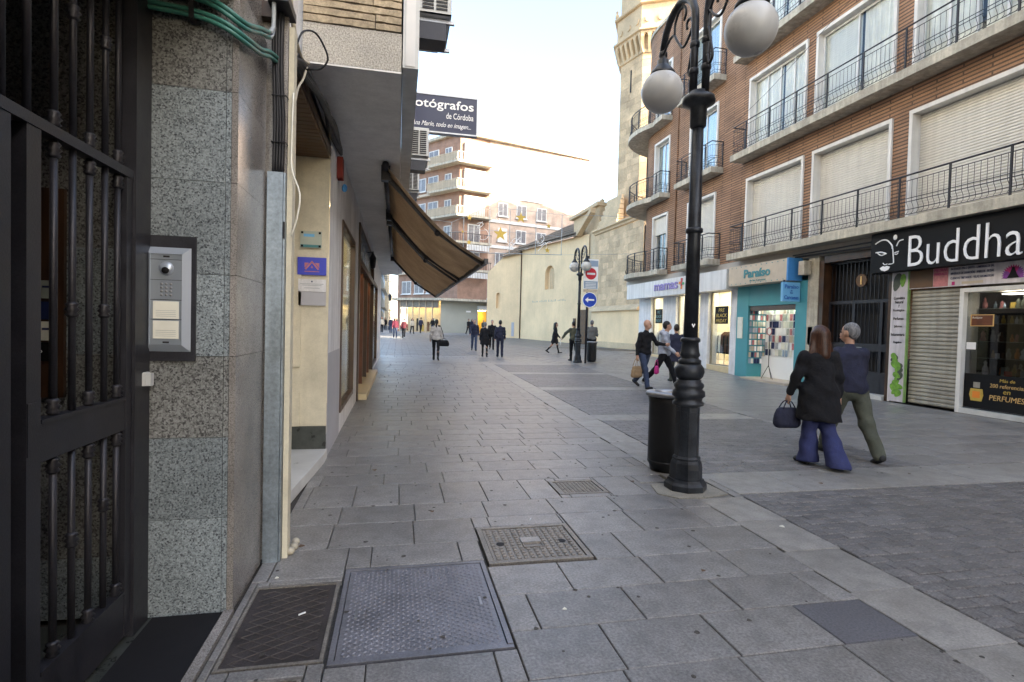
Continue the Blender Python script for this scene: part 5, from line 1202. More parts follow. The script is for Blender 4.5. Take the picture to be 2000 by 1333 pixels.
P0, P1, P2, P3 = (-.1, 75.9), (7.1, 66.65), (11.01, 67.86), (25.6, 71.91)
LV = [4.7, 8.1, 11.5, 14.75, 18.0, 21.25]
def apartment():
    t = thing('apartment_block', 'tall brick apartment block with wraparound balconies behind the church', 'building', (7.1, 66.65, .4)); H = 24.9
    A, UA, NA, LA = wall_frame(P0, P1); B, UB, NB, LB = wall_frame(P1, P2); C, UC, NC, LC = wall_frame(P2, P3)
    wa = MB(); wa.panel(A, UA, Zp, NA, 0, LA, 4.6, H); wa.panel(B, UB, Zp, NB, 0, LB, 4.6, H); build(wa, 'wall', 'brick_far', t)
    w = MB(); w.panel(C, UC, Zp, NC, 0, LC, .3, H); w.quad((25.6, 71.9, 0), (25.6, 71.9, H), (30, 92, H), (30, 92, 0)); w.quad((-.1, 75.9, 0), (-.1, 75.9, H), (0, 92, H), (0, 92, 0)); build(w, 'side_wall', 'brick_pink', t)
    rf = MB(); e = .35; poly = [(p[0]+d[0]*e, p[1]+d[1]*e) for p, d in ((P0, NA), (P1, NA+NB), (P2, NB+NC), (P3, NC))]+[(30, 92), (0, 92)]
    rf.prism(poly, (0, 0, H), Xp, Yp, Zp, .35); build(rf, 'roof_slab', 'concrete_slab', t)
    def win(O, U, N, u, v, w, h, shut=False):
        f = MB(); f.prism([(u, v), (u+w, v), (u+w, v+h), (u, v+h)], O+N*.01, U, Zp, N, .08); o = build(f, 'window', 'white_paint', t); n = 2
        for i in range(n): a = u+.1+(w-.1)*i/n; b = a+(w-.3)/n; build(MB().prism([(a, v+.1), (b, v+.1), (b, v+h-.1), (a, v+h-.1)], O+N*.09, U, Zp, N, .012), 'pane', 'shutter' if shut else 'cover_steel', o)
        build(MB().prism([(u-.1, v-.12), (u+w+.1, v-.12), (u+w+.1, v), (u-.1, v)], O, U, Zp, N, .2), 'sill', 'white_paint', o)
    for li, z in enumerate(LV):
        # bands and windows on the long side wall
        build(MB().prism([(0, z-.05), (LC, z-.05), (LC, z+.3), (0, z+.3)], C, UC, Zp, NC, .12), 'floor_band', 'white_paint', t)
        if li in (2, 3):
            for u, w in ((1.3, 1.35), (3.95, 1.5), (7.0, 1.5)): win(C, UC, NC, u, z+.85, w, 1.7, li == 2 and u < 2)
        elif li == 1:
            win(C, UC, NC, 1.0, z+1.2, 1.2, 1.6)
        # wraparound balcony
        if li >= 1:
            D = 1.25; la = 4.6
            a0 = A+UA*(LA-la); out = [a0, a0+NA*D, Vector((*P1, 0))+(NA+NB).normalized()*D*1.1, B+UB*(LB-.1)+NB*D, B+UB*(LB-.1)]
            m = MB(); m.prism([(p.x, p.y) for p in out]+[(P1[0], P1[1])], (0, 0, z), Xp, Yp, Zp, .28); o = build(m, 'balcony', 'concrete_slab', t)
            pts = out[:-1]
            for p, q in zip(pts, pts[1:]):
                f = MB(); n = max(2, int((q-p).length/.22))
                for i in range(n): c = p.lerp(q, (i+.5)/n); f.bar(c+Vector((0, 0, z+.28)), c+Vector((0, 0, z+1.2)), .05)
                build(f, 'balusters', 'concrete_slab' if li > 2 else 'iron', o, kind='stuff'); build(MB().bar(p+Vector((0, 0, z+1.22)), q+Vector((0, 0, z+1.22)), .07), 'handrail', 'concrete_slab' if li > 2 else 'iron', o)
            p, q = pts[0].lerp(pts[1], .9), pts[2]
            if li > 2: build(MB().bar(pts[1]+NA*-.06+Vector((0, 0, z+.75)), pts[2]-NA*.06+Vector((0, 0, z+.75)), .04, .8), 'parapet_panel', 'sign_sand', o)
            win(A, UA, NA, LA-2.6, z+.3, 1.2, 2.1); 
            if li > 2: build(MB().prism([(.5, z+.3), (LB-.75, z+.3), (LB-.75, z+2.75), (.5, z+2.75)], B, UB, Zp, NB, .45), 'enclosed_bay', 'render_white', t)
            else: win(B, UB, NB, 1.2, z+.3, 1.7, 2.3)
            if li in (1, 2): 
                f = MB()
                for i in range(14): f.prism([(.6+i*.22, z-.1-.7), (.75+i*.22, z-.1-.7), (.75+i*.22, z-.1), (.6+i*.22, z-.1)], B+NB*(1.25), UB, Zp, NB, .03)
                build(f, 'awning_valance', 'white_paint', t)
        for u in (1.0, 3.6, 6.0):
            if u < LA-5: win(A, UA, NA, u, z+.8, 1.9, 1.7)
        if li: build(MB().prism([(0, z), (LA-4.7, z), (LA-4.7, z+.3), (0, z+.3)], A, UA, Zp, NA, .5), 'floor_band', 'sign_sand', t)
    # ground floor with lit shops under a canopy
    Q = [(0.2, 69.6), (5.1, 66.4), (9.5, 67.35), (12.3, 68.3)]
    can = MB(); can.prism([(-.8, 69.4), (5.0, 65.2), (9.8, 66.0), (13, 67.0), (13, 70), (1, 76)], (0, 0, 4.42), Xp, Yp, Zp, .28); build(can, 'canopy', 'concrete_slab', t)
    a, U, N, L = wall_frame(Q[0], Q[1])
    for i in range(6):
        u = .15+i*(L-.3)/6; w = (L-.3)/6-.14
        m = MB(); m.prism([(u-.1, .5), (u, .5), (u, 4.42), (u-.1, 4.42)], a, U, Zp, N, .12); o = build(m, 'shop_mullion', 'sign_sand', t)
        build(MB().prism([(u, .5), (u+w, .5), (u+w, 3.5), (u, 3.5)], a+N*.02, U, Zp, N, .02), 'shop_pane', 'shop_glass', t)
        build(MB().prism([(u, 3.55), (u+w, 3.55), (u+w, 4.42), (u, 4.42)], a+N*.0, U, Zp, N, .04), 'fascia_pane', 'cover_iron', t)
    build(MB().prism([(-.2, .3), (.0, .3), (.0, 4.42), (-.2, 4.42)], a, U, Zp, N, .2), 'corner_pier', 'brick_far', t)
    m = MB(); m.quad(*[Vector(p) for p in ((1.2, 71.3, .4), (6.2, 68.3, .4), (6.2, 68.3, 4.4), (1.2, 71.3, 4.4))]); build(m, 'shop_back', 'sign_sand', t)
    for k in range(5): build(MB().box(.9+k*.9, 1.3+k*.9, 70.3-k*.6, 70.7-k*.6, 3.8, 3.84), 'shop_lamp', 'shop_light_far', t)
    for k in range(7): build(MB().box(1.0+k*.65, 1.3+k*.65, 69.95-k*.42, 70.1-k*.42, .6, 1.4+.4*(k % 3)), 'display', ['wood_red', 'paper', 'sign_black', 'gold'][k % 4], t)
    a, U, N, L = wall_frame(Q[1], Q[2]); m = MB(); m.panel(a, U, Zp, N, 0, L, .2, 4.42); build(m, 'blank_wall', 'grey_render', t)
    build(MB().prism([(L-1.2, 3.1), (L-.6, 3.1), (L-.6, 3.3), (L-1.2, 3.3)], a, U, Zp, N, .05), 'wall_lettering', 'sign_white', t)
    a, U, N, L = wall_frame(Q[2], Q[3]); m = MB(); m.panel(a, U, Zp, N, 0, L, .2, 4.42, [(.4, L-.1, .5, 3.4)], .3); build(m, 'blank_wall', 'grey_render', t)
    m = MB(); m.quad(a+U*.2-N*2+Vector((0, 0, .3)), a+U*L-N*2+Vector((0, 0, .3)), a+U*L-N*2+Vector((0, 0, 3.5)), a+U*.2-N*2+Vector((0, 0, 3.5))); build(m, 'shop_back', 'gold', t)
    c = a+U*1.3-N*1.0; build(MB().box(c.x-.6, c.x+.6, c.y-.4, c.y+.4, 3.36, 3.4), 'shop_lamp', 'shop_light_far', t)
    build(MB().prism([(.3, 3.45), (L, 3.45), (L, 3.95), (.3, 3.95)], a, U, Zp, N, .5), 'white_awning', 'white_paint', t)
apartment()
def far_street():
    def block(x0, x1, y0, y1, h, m, lab, cols=6, rows=4):
        t = thing('far_building', lab, 'building', (x1, y0, .8), group='buildings along the far street'); z0 = gz(y0)-.3
        build(MB().box(x0, x1, y0, y1, z0, h), 'wall', m, t)
        for r in range(rows):
            z = z0+3.6+r*2.9
            if z+2 > h: break
            for c in range(cols):
                y = y0+(c+.3)*(y1-y0)/cols; o = build(MB().box(x1, x1+.06, y, y+1.3, z, z+1.8), 'window', 'render_white', t); build(MB().box(x1+.061, x1+.075, y+.15, y+1.15, z+.12, z+1.68), 'pane', 'cover_steel', o)
                build(MB().box(x1, x1+.6, y-.2, y+1.5, z-.16, z-.04), 'balcony', 'concrete_slab', t)
            for c in range(2):
                x = x1-1.9-1.9*c; o = build(MB().box(x, x+1.1, y0-.06, y0, z, z+1.7), 'window', 'render_white', t); build(MB().box(x+.1, x+1.0, y0-.075, y0-.061, z+.12, z+1.58), 'pane', 'cover_steel', o)
        for c in range(3): y = y0+(c+.2)*(y1-y0)/3; build(MB().box(x1, x1+.1, y, y+(y1-y0)/3*.7, z0+.3, z0+3), 'shop_front', 'cover_iron' if c % 2 else 'sign_sand', t)
    block(-12, -2.6, 84, 108, 13.5, 'slate_blue', 'bluish shaded building beyond the end of the white shop wall')
    block(-12, -1.9, 110, 140, 15, 'render_far', 'cream building further along the far street')
    block(-12, 4.0, 165, 185, 11.5, 'render_white', 'pale building closing the view down the far street', 5, 3)
    t = thing('far_lamp', 'slim black lantern lamp post far down the side street', 'street lamp', (-1.1, 75, gz(75))); z = gz(75)
    build(MB().lathe([(.16, 0), (.16, .3), (.09, .9), (.06, 1.2), (.045, 3.9)], (-1.1, 75, z), 10), 'post', 'lamp_iron', t); build(MB().lathe([(.04, 3.9), (.16, 4.0), (.26, 4.6), (.3, 4.62), (.1, 4.85), (.04, 5.0), (.02, 5.3)], (-1.1, 75, z), 8, True), 'lantern', 'lamp_iron', t)
far_street()
# ================================================================ street furniture
def lamp(loc, label):
    t = thing('street_lamp', label, 'street lamp', loc, group='black cast iron lamps with white globes'); m = 'lamp_iron'
    def L(prof, name, n=24, flat=False, rot=0, fl=0): return build(MB().lathe(prof, (0, 0, 0), n, flat, rot, fl), name, m, t, local=True)
    L([(.196, 0), (.196, .05), (.175, .075), (.165, .1)], 'plinth', 8, True, math.pi/8)
    L([(.152, .1), (.15, .2), (.142, .25), (.126, .28), (.132, .295), (.12, .315)], 'base', 8, True, math.pi/8)
    L([(.112, .315), (.107, .78), (.114, .79)], 'pedestal', 8, True, math.pi/8)
    for k in range(8):
        a = math.pi/4*k+math.pi/4*0; c, s = math.cos(a), math.sin(a); r = .1005
        build(MB().prism([(-.026, .37), (.026, .37), (.026, .74), (-.026, .74)], (r*c, r*s, 0), (-s, c, 0), Zp, (c, s, 0), .003), 'panel', m, t, local=True)
    L([(.12, .79), (.145, .80), (.145, .825), (.125, .84), (.13, .87), (.152, .885), (.148, .93), (.124, .95), (.138, .975), (.138, 1.0), (.112, 1.02), (.115, 1.04)], 'moulding')
    L([(.098, 1.04), (.128, 1.07), (.14, 1.11), (.134, 1.15), (.108, 1.185), (.095, 1.19)], 'petal_bulb', 32, False, 0, .07)
    L([(.105, 1.19), (.105, 1.225), (.085, 1.235), (.08, 1.25), (.095, 1.27), (.085, 1.3), (.075, 1.39), (.092, 1.4), (.09, 1.425), (.075, 1.44)], 'collar')
    L([(.067, 1.44), (.053, 3.42)], 'column', 24, False, 0, .1)
    L([(.066, 2.42), (.08, 2.43), (.08, 2.46), (.066, 2.47)], 'column_ring')
    L([(.056, 3.4), (.074, 3.42), (.076, 3.58), (.1, 3.61), (.145, 3.63), (.15, 3.66), (.14, 3.69), (.09, 3.71), (.085, 3.74)], 'capital')
    for sg in (1, -1):
        sc = lambda pts: [(x, sg*y, z) for x, y, z in pts]; ox = -.03*sg; dz = .12 if sg > 0 else 0
        pts = [(ox, .055, 3.7), (ox, .055, 4.1), (ox, .055, 4.42)]+[(ox*(1-i/10), .4-.345*math.cos(math.pi*i/10), 4.42+.36*math.sin(math.pi*i/10)) for i in range(1, 10)]+[(0, .745, 4.4+dz), (0, .745, 4.3+dz)]
        a = build(MB().tube(sc(pts), .036, 12), 'arm', m, t, local=True)
        for z in (3.95, 4.2): build(MB().lathe([(.036, -.03), (.045, -.02), (.045, .02), (.036, .03)], (ox, sg*.055, z), 12), 'arm_ring', m, a, local=True)
        sw = MB()
        for p in ([(.72, 4.42), (.6, 4.5), (.5, 4.52), (.42, 4.42), (.3, 4.3), (.18, 4.36), (.1, 4.46)], [(.48, 4.5), (.47, 4.62), (.4, 4.7), (.3, 4.7), (.26, 4.62), (.3, 4.56)], [(.1, 4.42), (.18, 4.52), (.24, 4.5), (.23, 4.44)], [(.09, 4.3), (.15, 4.12), (.18, 4.0), (.13, 3.95), (.09, 4.05)]): sw.tube(smooth([(ox*.5, sg*y, z) for y, z in p], 4), .013, 6)
        build(sw, 'scrollwork', m, a, local=True)
        build(MB().lathe([(.03, 4.36), (.045, 4.34), (.045, 4.3), (.035, 4.28), (.06, 4.26), (.06, 4.22), (.075, 4.2), (.13, 4.13), (.135, 4.1), (.12, 4.09)], (0, sg*.745, dz), 20), 'globe_cap', m, a, local=True)
        build(MB().sphere((0, sg*.745, 3.93+dz), .219 if sg > 0 else .203, 32, 20), 'globe', 'globe', t, local=True)
    return t
lamp((2.72, 4.64, 0), 'nearest black street lamp, its column crossing the brick facade')
lamp((7.35, 21.3, G(7.35, 21.3)), 'farther street lamp in front of the church behind the blue arrow sign')
st_ = build(MB().prism([(-.018, .0), (.0, -.03), (.018, .0), (.012, .012), (.0, -.008), (-.012, .012)], (2.705, 4.5695, 1.56), Xp, Zp, Yn, .001), 'sticker', 'sign_white'); tag(st_, 'torn white sticker on the shaft of the nearest lamp', 'sticker')
def bin_(loc, label):
    t = thing('litter_bin', label, 'litter bin', loc, group='round black litter bins'); 
    build(MB().lathe([(.17, 0), (.18, .05), (.2, .09), (.2, .72), (.215, .8), (.2, .8), (.19, .5)], (0, 0, 0), 28), 'body', 'black_plastic', t, local=True)
    build(MB().lathe([(.205, .79), (.235, .8), (.24, .825), (.225, .845), (.15, .85), (.135, .83), (.13, .79)], (0, 0, 0), 32), 'rim', 'steel', t, local=True)
    build(MB().lathe([(.0, .75), (.14, .76)], (0, 0, 0), 20), 'inner_bag', 'dark_void', t, local=True)
    build(MB().lathe([(.201, .085), (.203, .1), (.201, .115)], (0, 0, 0), 28), 'foot_ring', 'black_plastic', t, local=True)
bin_((2.86, 5.28, 0), 'round black litter bin with steel rim behind the nearest lamp')
bin_((7.98, 21.35, G(7.98, 21.35)), 'round black litter bin beside the sign post near the church')
def sign_post():
    x, y = 7.55, 20.9; z = G(x, y); t = thing('sign_post', 'grey sign post with no entry panel above a blue arrow disc', 'road sign', (x, y, z))
    build(MB().tube([(x, y, z), (x, y, 4.45)], .045, 10), 'post', 'iron', t)
    p = build(MB().box(x-.2, x+.41, y-.075, y-.05, 3.1, 4.32), 'panel', 'sign_white', t)
    build(MB().box(x-.19, x+.4, y-.079, y-.0755, 4.02, 4.26), 'blue_band', 'slate_blue', p); build(MB().box(x-.19, x+.4, y-.079, y-.0755, 3.12, 3.42), 'lower_band', 'slate_blue', p)
    D = lambda cx, cz, r, yy, d, m, nm, pp: build(MB().prism([(r*math.cos(a), r*math.sin(a)) for a in [i*math.pi/16 for i in range(32)]], (cx, yy, cz), Xp, Zp, Yn, d), nm, m, pp)
    D(x+.105, 3.72, .235, y-.076, .006, 'sign_red', 'red_disc', p); build(MB().box(x-.07, x+.28, y-.087, y-.0825, 3.68, 3.76), 'white_bar', 'sign_white', p)
    for k in range(4): build(MB().box(x-.12, x+.33, y-.082, y-.0795, 3.16+.06*k, 3.18+.06*k), 'small_print', 'sign_white', p)
    build(MB().box(x-.2, x+.39, y-.074, y-.05, 2.98, 3.085), 'lower_plate', 'sign_sand', t)
    d = D(x+.08, 2.66, .31, y-.05, .03, 'sign_white', 'disc_rim', t); D(x+.08, 2.66, .285, y-.081, .004, 'sign_blue', 'blue_disc', d)
    build(MB().prism([(-.2, 0), (-.07, .11), (-.07, .035), (.19, .035), (.19, -.035), (-.07, -.035), (-.07, -.11)][::-1], (x+.08, y-.0855, 2.66), Xp, Zp, Yn, .004), 'arrow', 'sign_white', d)
sign_post()
def garland():
    Y = 24.6; t = thing('light_garland', 'wire Christmas light frame with gold stars hung across the street', 'street decoration', (5, Y, 5.5)); w = MB()
    B = lambda pts, r=.017: w.tube([(x, Y, z) for x, z in pts], r, 5)
    B([(.13, 6.3), (2.3, 6.15), (4.0, 6.98), (7.5, 6.84), (11.3, 7.0)], .009); B([(2.3, 4.9), (4.1, 4.85), (7.55, 4.95)]); B([(.13, 5.4), (2.3, 4.9)], .007); B([(7.55, 4.95), (11.3, 5.2)], .007)
    for x, a, b in ((2.3, 4.9, 6.15), (2.85, 4.9, 6.4), (4.05, 4.85, 6.98), (5.0, 4.9, 6.93), (6.25, 4.9, 6.9), (7.52, 4.95, 6.84)): B([(x, a), (x, b)])
    B([(2.3, 5.7), (4.05, 5.9), (6.25, 5.85), (7.52, 5.8)], .008)
    build(w, 'wire_frame', 'cable_grey', t)
    def star(x, z, r, m='gold'): build(MB().prism([((r if i % 2 == 0 else r*.42)*math.sin(i*math.pi/5), (r if i % 2 == 0 else r*.42)*math.cos(i*math.pi/5)) for i in range(10)][::-1], (x, Y-.04, z), Xp, Zp, Yn, .03), 'star', m, t)
    for x, z, r in ((4.55, 5.75, .33), (5.5, 6.55, .26), (3.1, 6.4, .13), (6.85, 6.25, .13), (3.1, 5.28, .13), (6.82, 5.12, .15), (2.8, 5.75, .07)): star(x, z, r)
    rnd = random.Random(17)
    for k in range(12):
        x, z = rnd.choice([(3.5, 5.6), (3.6, 6.2), (5.6, 5.4), (6.6, 5.4), (7.0, 5.5), (6.3, 5.2), (5.2, 5.2), (4.3, 6.4)]); x += rnd.uniform(-.25, .25); z += rnd.uniform(-.25, .25); s = rnd.uniform(.12, .3)
        pts = [(x+s*(.6*math.sin(q*1.1+k)+q*.12), Y-.02, z+s*(math.cos(q*.9+k*2)*.7+q*.15)) for q in range(7)]
        build(MB().tube(smooth(pts, 3), .011, 5), 'light_curl', 'sign_white', t)
garland()
# ================================================================ people: bodies from smooth distance fields
def sd_cone(P, a, b, r1, r2):
    a, b = np.array(a, float), np.array(b, float); ba = b-a; L2 = max((ba**2).sum(), 1e-9); h = np.clip(((P-a)@ba)/L2, 0, 1)
    return np.linalg.norm(P-a-h[..., None]*ba, axis=-1)-(r1+(r2-r1)*h)
def sd_ell(P, c, r, fwd=None):
    q = P-np.array(c, float)
    if fwd is not None:
        f = np.array(fwd, float); f[2] = 0; f /= np.linalg.norm(f); s = np.array([f[1], -f[0], 0]); q = np.stack([q@s, q@f, q[..., 2]], -1)
    r = np.array(r, float); k0 = np.linalg.norm(q/r, axis=-1); k1 = np.linalg.norm(q/(r*r), axis=-1); return k0*(k0-1)/np.maximum(k1, 1e-9)
def surface(prims, vox, k=.03, hem=None, cut=None, wr=0):
    """surface nets of the smooth union of primitives; returns verts, quads"""
    lo = np.full(3, 1e9); hi = -lo; hem = hem or []; prims = list(hem)+list(prims)
    for p in prims:
        if p[0] == 'c':
            for e, r in ((p[1], p[3]), (p[2], p[4])): lo = np.minimum(lo, np.array(e)-r); hi = np.maximum(hi, np.array(e)+r)
        else: m = max(p[2]); lo = np.minimum(lo, np.array(p[1])-m); hi = np.maximum(hi, np.array(p[1])+m)
    lo -= vox*2.5; hi += vox*2.5; n = np.ceil((hi-lo)/vox).astype(int)+1
    X = np.stack(np.meshgrid(*[lo[i]+vox*np.arange(n[i]) for i in range(3)], indexing='ij'), -1); D = None
    for n_, p in enumerate(prims):
        if hem and n_ == len(hem) and cut is not None:
            q = (cut+.012*np.sin(X[..., 0]*23+X[..., 1]*17))-X[..., 2]; D = np.maximum(D, q)
        d = sd_cone(X, *p[1:5]) if p[0] == 'c' else sd_ell(X, p[1], p[2], p[3] if len(p) > 3 else None)
        kk = k
        if D is None: D = d
        else: h = np.maximum(kk-np.abs(D-d), 0)/kk; D = np.minimum(D, d)-h*h*kk*.25
    if hem and len(prims) == len(hem) and cut is not None: D = np.maximum(D, (cut+.006*np.sin(X[..., 0]*23+X[..., 1]*17))-X[..., 2])
    if wr:
        x_, y_, z_ = X[..., 0], X[..., 1], X[..., 2]; D = D+wr*(np.sin(21*z_+9*x_+3*np.sin(8*y_+5*z_))*np.sin(13*x_-7*z_+11*y_)+.6*np.sin(37*z_-19*y_+15*x_))
    S = D < 0; c = np.zeros(tuple(n-1)+(3,)); cnt = np.zeros(tuple(n-1)); nx, ny, nz = n
    g = lambda A, o: A[o[0]:nx-1+o[0], o[1]:ny-1+o[1], o[2]:nz-1+o[2]]
    for ax in range(3):
        for o1 in (0, 1):
            for o2 in (0, 1):
                a = [0, 0, 0]; b = [0, 0, 0]; oth = [i for i in range(3) if i != ax]; a[oth[0]] = b[oth[0]] = o1; a[oth[1]] = b[oth[1]] = o2; b[ax] = 1
                va, vb = g(D, a), g(D, b); x = (va < 0) != (vb < 0); t = np.where(x, va/np.where(x, va-vb, 1), 0); off = np.zeros(c.shape)
                for i in range(3): off[..., i] = a[i]+(t if i == ax else 0)
                c += off*x[..., None]; cnt += x
    act = cnt > 0; idx = np.full(cnt.shape, -1, int); idx[act] = np.arange(act.sum()); ii = np.argwhere(act)
    V = lo+vox*(ii+c[act]/cnt[act][:, None]); F = []
    for ax in range(3):
        u, v = (ax+1) % 3, (ax+2) % 3; s0 = [slice(0, n[0]), slice(0, n[1]), slice(0, n[2])]; s1 = list(s0); s0[ax] = slice(0, n[ax]-1); s1[ax] = slice(1, n[ax])
        A, B = S[tuple(s0)], S[tuple(s1)]
        for sgn, mask in ((1, A & ~B), (-1, ~A & B)):
            e = np.argwhere(mask); e = e[(e[:, u] > 0) & (e[:, v] > 0) & (e[:, u] < n[u]-1) & (e[:, v] < n[v]-1)]
            if len(e) == 0: continue
            def q(du, dv): w = e.copy(); w[:, u] += du; w[:, v] += dv; return idx[w[:, 0], w[:, 1], w[:, 2]]
            f = np.stack([q(-1, -1), q(0, -1), q(0, 0), q(-1, 0)], 1); F.append(f if sgn > 0 else f[:, ::-1])
    return V, np.concatenate(F)
def soft_mesh(name, sets, par, vox, k=.03, label=None, hem=None, cut=None, wr=0):
    """sets: list of (prims, material, vox or None) joined into one mesh object (local coords)"""
    mb = MB(); mb.smooth = True; mats = []
    for prims, m, vx in sets:
        V, F = surface(prims, vx or vox, k if vx is None else .006, hem, cut, wr if vx is None else 0)
        if m not in mats: mats.append(m)
        mb.cur = mats.index(m); mb.add(V.tolist(), F.tolist())
    o = build(mb, name, mats, par, label, local=True); return o
for nm, c, r in (('cloth_black', (.006, .006, .008), .9), ('cloth_navy', (.018, .02, .042), .85), ('cloth_olive', (.075, .08, .06), .9), ('cloth_blue', (.03, .037, .115), .85), ('cloth_denim', (.04, .055, .1), .9), ('cloth_grey', (.34, .36, .42), .9), ('cloth_light', (.42, .4, .38), .9), ('cloth_red', (.09, .012, .028), .9), ('cloth_burgundy', (.07, .012, .02), .9), ('cloth_cream', (.5, .44, .35), .9), ('cloth_pattern', (.12, .12, .12), .9), ('shoe_dark', (.02, .02, .02), .6), ('shoe_white', (.6, .58, .55), .6), ('hair_brown', (.03, .018, .012), .5), ('hair_auburn', (.075, .03, .016), .45), ('hair_grey', (.22, .22, .23), .6), ('hair_black', (.01, .009, .009), .5), ('paper_bag', (.3, .2, .11), .8), ('bag_pink', (.5, .02, .2), .6), ('eye', (.02, .015, .012), .3), ('lips', (.3, .1, .09), .5)):
    mk(nm, c, r, var=.3, vs=6, grain=.15, gs=120, bump=.7, bs=11 if 'cloth' in nm else 30, bd=.025 if 'cloth' in nm else .006, streak=.55 if 'hair' in nm else 0, sscale=(95, 95, 5))
def person(label, xy, heading, H=1.7, legs=(20, -15), knees=(8, 25), arms=(-15, 20), elbows=(20, 20), abd=(9, 9), top=('jacket', 'cloth_black'), bottom=('trousers', 'cloth_denim'), hair=('short', 'hair_brown'), shoes='shoe_dark', vox=.018, turn=0, girth=1.0, wide=1.0, shoulder=1.0, hood=False, z=None, group=None, extra=None, lean=3, hands=False, coatlen=.34):
    """heading: degrees clockwise from +Y. legs/arms: (left, right) swing forward positive. Faces local +Y, right is +X."""
    x, y = xy; zz = G(x, y) if z is None else z
    t = thing('person', label, 'person', (x, y, zz), -math.radians(heading), group); S = H/1.72; g = girth
    R = math.radians; J = {}
    hipz = .9*S; pts = {}
    low = 9; foot = []
    for i, sx in enumerate((-1, 1)):
        hp = np.array([sx*.095*S*g, 0, hipz]); a, kb = R(legs[i]), R(knees[i]); th, sh = .43*S, .41*S
        kn = hp+np.array([sx*.0, math.sin(a)*th, -math.cos(a)*th]); an = kn+np.array([0, math.sin(a-kb)*sh, -math.cos(a-kb)*sh]); pts[i] = [hp, kn, an]; low = min(low, an[2]-.085*S-(.03 if kb > .3 else 0)); foot.append(a-kb)
    dz = -low; up = lambda p: p+np.array([0, 0, dz])
    ln = R(lean); lf = lambda h: math.sin(ln)*h
    pel = np.array([0, 0, hipz+.05*S+dz]); chest = np.array([0, lf(.42*S), hipz+.42*S+dz]); shz = hipz+.52*S+dz; sy = lf(.52*S); neck = np.array([0, lf(.58*S)+.01, shz+.05*S]); head = np.array([0, lf(.7*S)+.025, shz+.21*S])
    body = []; jac = []; jt = []; tro = []; sho = []; hr = []; coat = []
    # torso
    body += [('c', pel, pel+(0, 0, .14*S), .125*S*g, .115*S*g), ('e', (0, sy*.6, chest[2]-.1*S), (.155*S*g, .105*S*g, .2*S)), ('e', (0, sy*.9, shz-.05*S), (.165*S*shoulder, .085*S, .085*S)), ('c', neck-(0, 0, .08*S), neck+(0, .008, .07*S), .055*S, .05*S)]
    jt += [('e', (0, sy*.55, chest[2]-.12*S), (.175*S*g, .125*S*g, .235*S)), ('e', (0, sy*.85, shz-.055*S), (.185*S*shoulder, .1*S*g, .09*S)), ('c', (0, sy*.2, pel[2]+.1*S), (0, sy*.0, pel[2]-.02*S), .15*S*g, .155*S*g), ('c', (-.09*S, 0, pel[2]+.0), (.09*S, 0, pel[2]+.0), .105*S*g, .105*S*g)]
    # head with a face; turned by `turn`
    ht = R(-turn); fw = np.array([math.sin(-ht), math.cos(-ht), 0]); rt = np.array([fw[1], -fw[0], 0]); hc = head; e = lambda f, s, u: hc+fw*f*S+rt*s*S+np.array([0, 0, u*S])
    body += [('e', tuple(e(-.005, 0, .03)), (.074*S, .095*S, .105*S), fw), ('e', tuple(e(.035, 0, -.045)), (.055*S, .06*S, .07*S), fw), ('c', tuple(e(.09, 0, .012)), tuple(e(.108, 0, -.018)), .009*S, .014*S), ('e', tuple(e(0, .076, 0)), (.012*S, .022*S, .034*S), fw), ('e', tuple(e(0, -.076, 0)), (.012*S, .022*S, .034*S), fw), ('e', tuple(e(.085, 0, -.058)), (.022*S, .012*S, .012*S), fw)]
    # arms
    hand_sets = []
    for i, sx in enumerate((-1, 1)):
        sh = np.array([sx*.185*S*shoulder, sy, shz-.035*S]); a, eb, ab = R(arms[i]), R(elbows[i]), R(abd[i])
        d1 = np.array([sx*math.sin(ab), math.sin(a)*math.cos(ab), -math.cos(a)*math.cos(ab)]); el = sh+d1*.29*S
        d2 = np.array([sx*math.sin(ab)*(.5 if eb < 1.2 else -.6), math.sin(a+eb), -math.cos(a+eb)]); d2 /= np.linalg.norm(d2); wr = el+d2*.25*S; hd = wr+d2*.075*S
        body += [('c', sh, el, .047*S*g, .038*S), ('c', el, wr, .038*S, .027*S), ('c', wr, hd, .027*S, .03*S)]
        jac += [('c', sh, el, .064*S*g, .054*S*g), ('c', el, wr-d2*.01, .053*S*g, .043*S*g)]
        J['hand%d' % i] = hd; J['wrist%d' % i] = wr; J['dir%d' % i] = d2; J['sh%d' % i] = sh
        side = np.cross(d2, [sx, 0, 0]); side = side/np.linalg.norm(side) if np.linalg.norm(side) > .1 else np.array([0, 1, 0])
        inw = np.array([-sx, 0, 0])*.5
        hs = [('c', wr, wr+d2*.05*S, .024*S, .026*S), ('c', wr+d2*.05*S-side*.02*S, wr+d2*.085*S-side*.026*S, .016*S, .014*S), ('c', wr+d2*.05*S+side*.02*S, wr+d2*.085*S+side*.026*S, .016*S, .014*S)]
        for q in range(4):
            o = side*(-.03+.02*q)*S; L = (.07, .08, .076, .06)[q]*S; b0 = wr+d2*.085*S+o; b1 = b0+(d2+inw*.3)*L*.5; b2 = b1+(d2*.6+inw*1.4)*L*.5
            hs += [('c', b0, b1, .0095*S, .0088*S), ('c', b1, b2, .0088*S, .0075*S)]
        th0 = wr+d2*.03*S-side*.026*S; th1 = th0+(d2*.7-side*.7)*.035*S; hs += [('c', th0, th1, .013*S, .011*S), ('c', th1, th1+(d2+inw*.5)*.03*S, .011*S, .009*S)]
        hand_sets.append(hs)
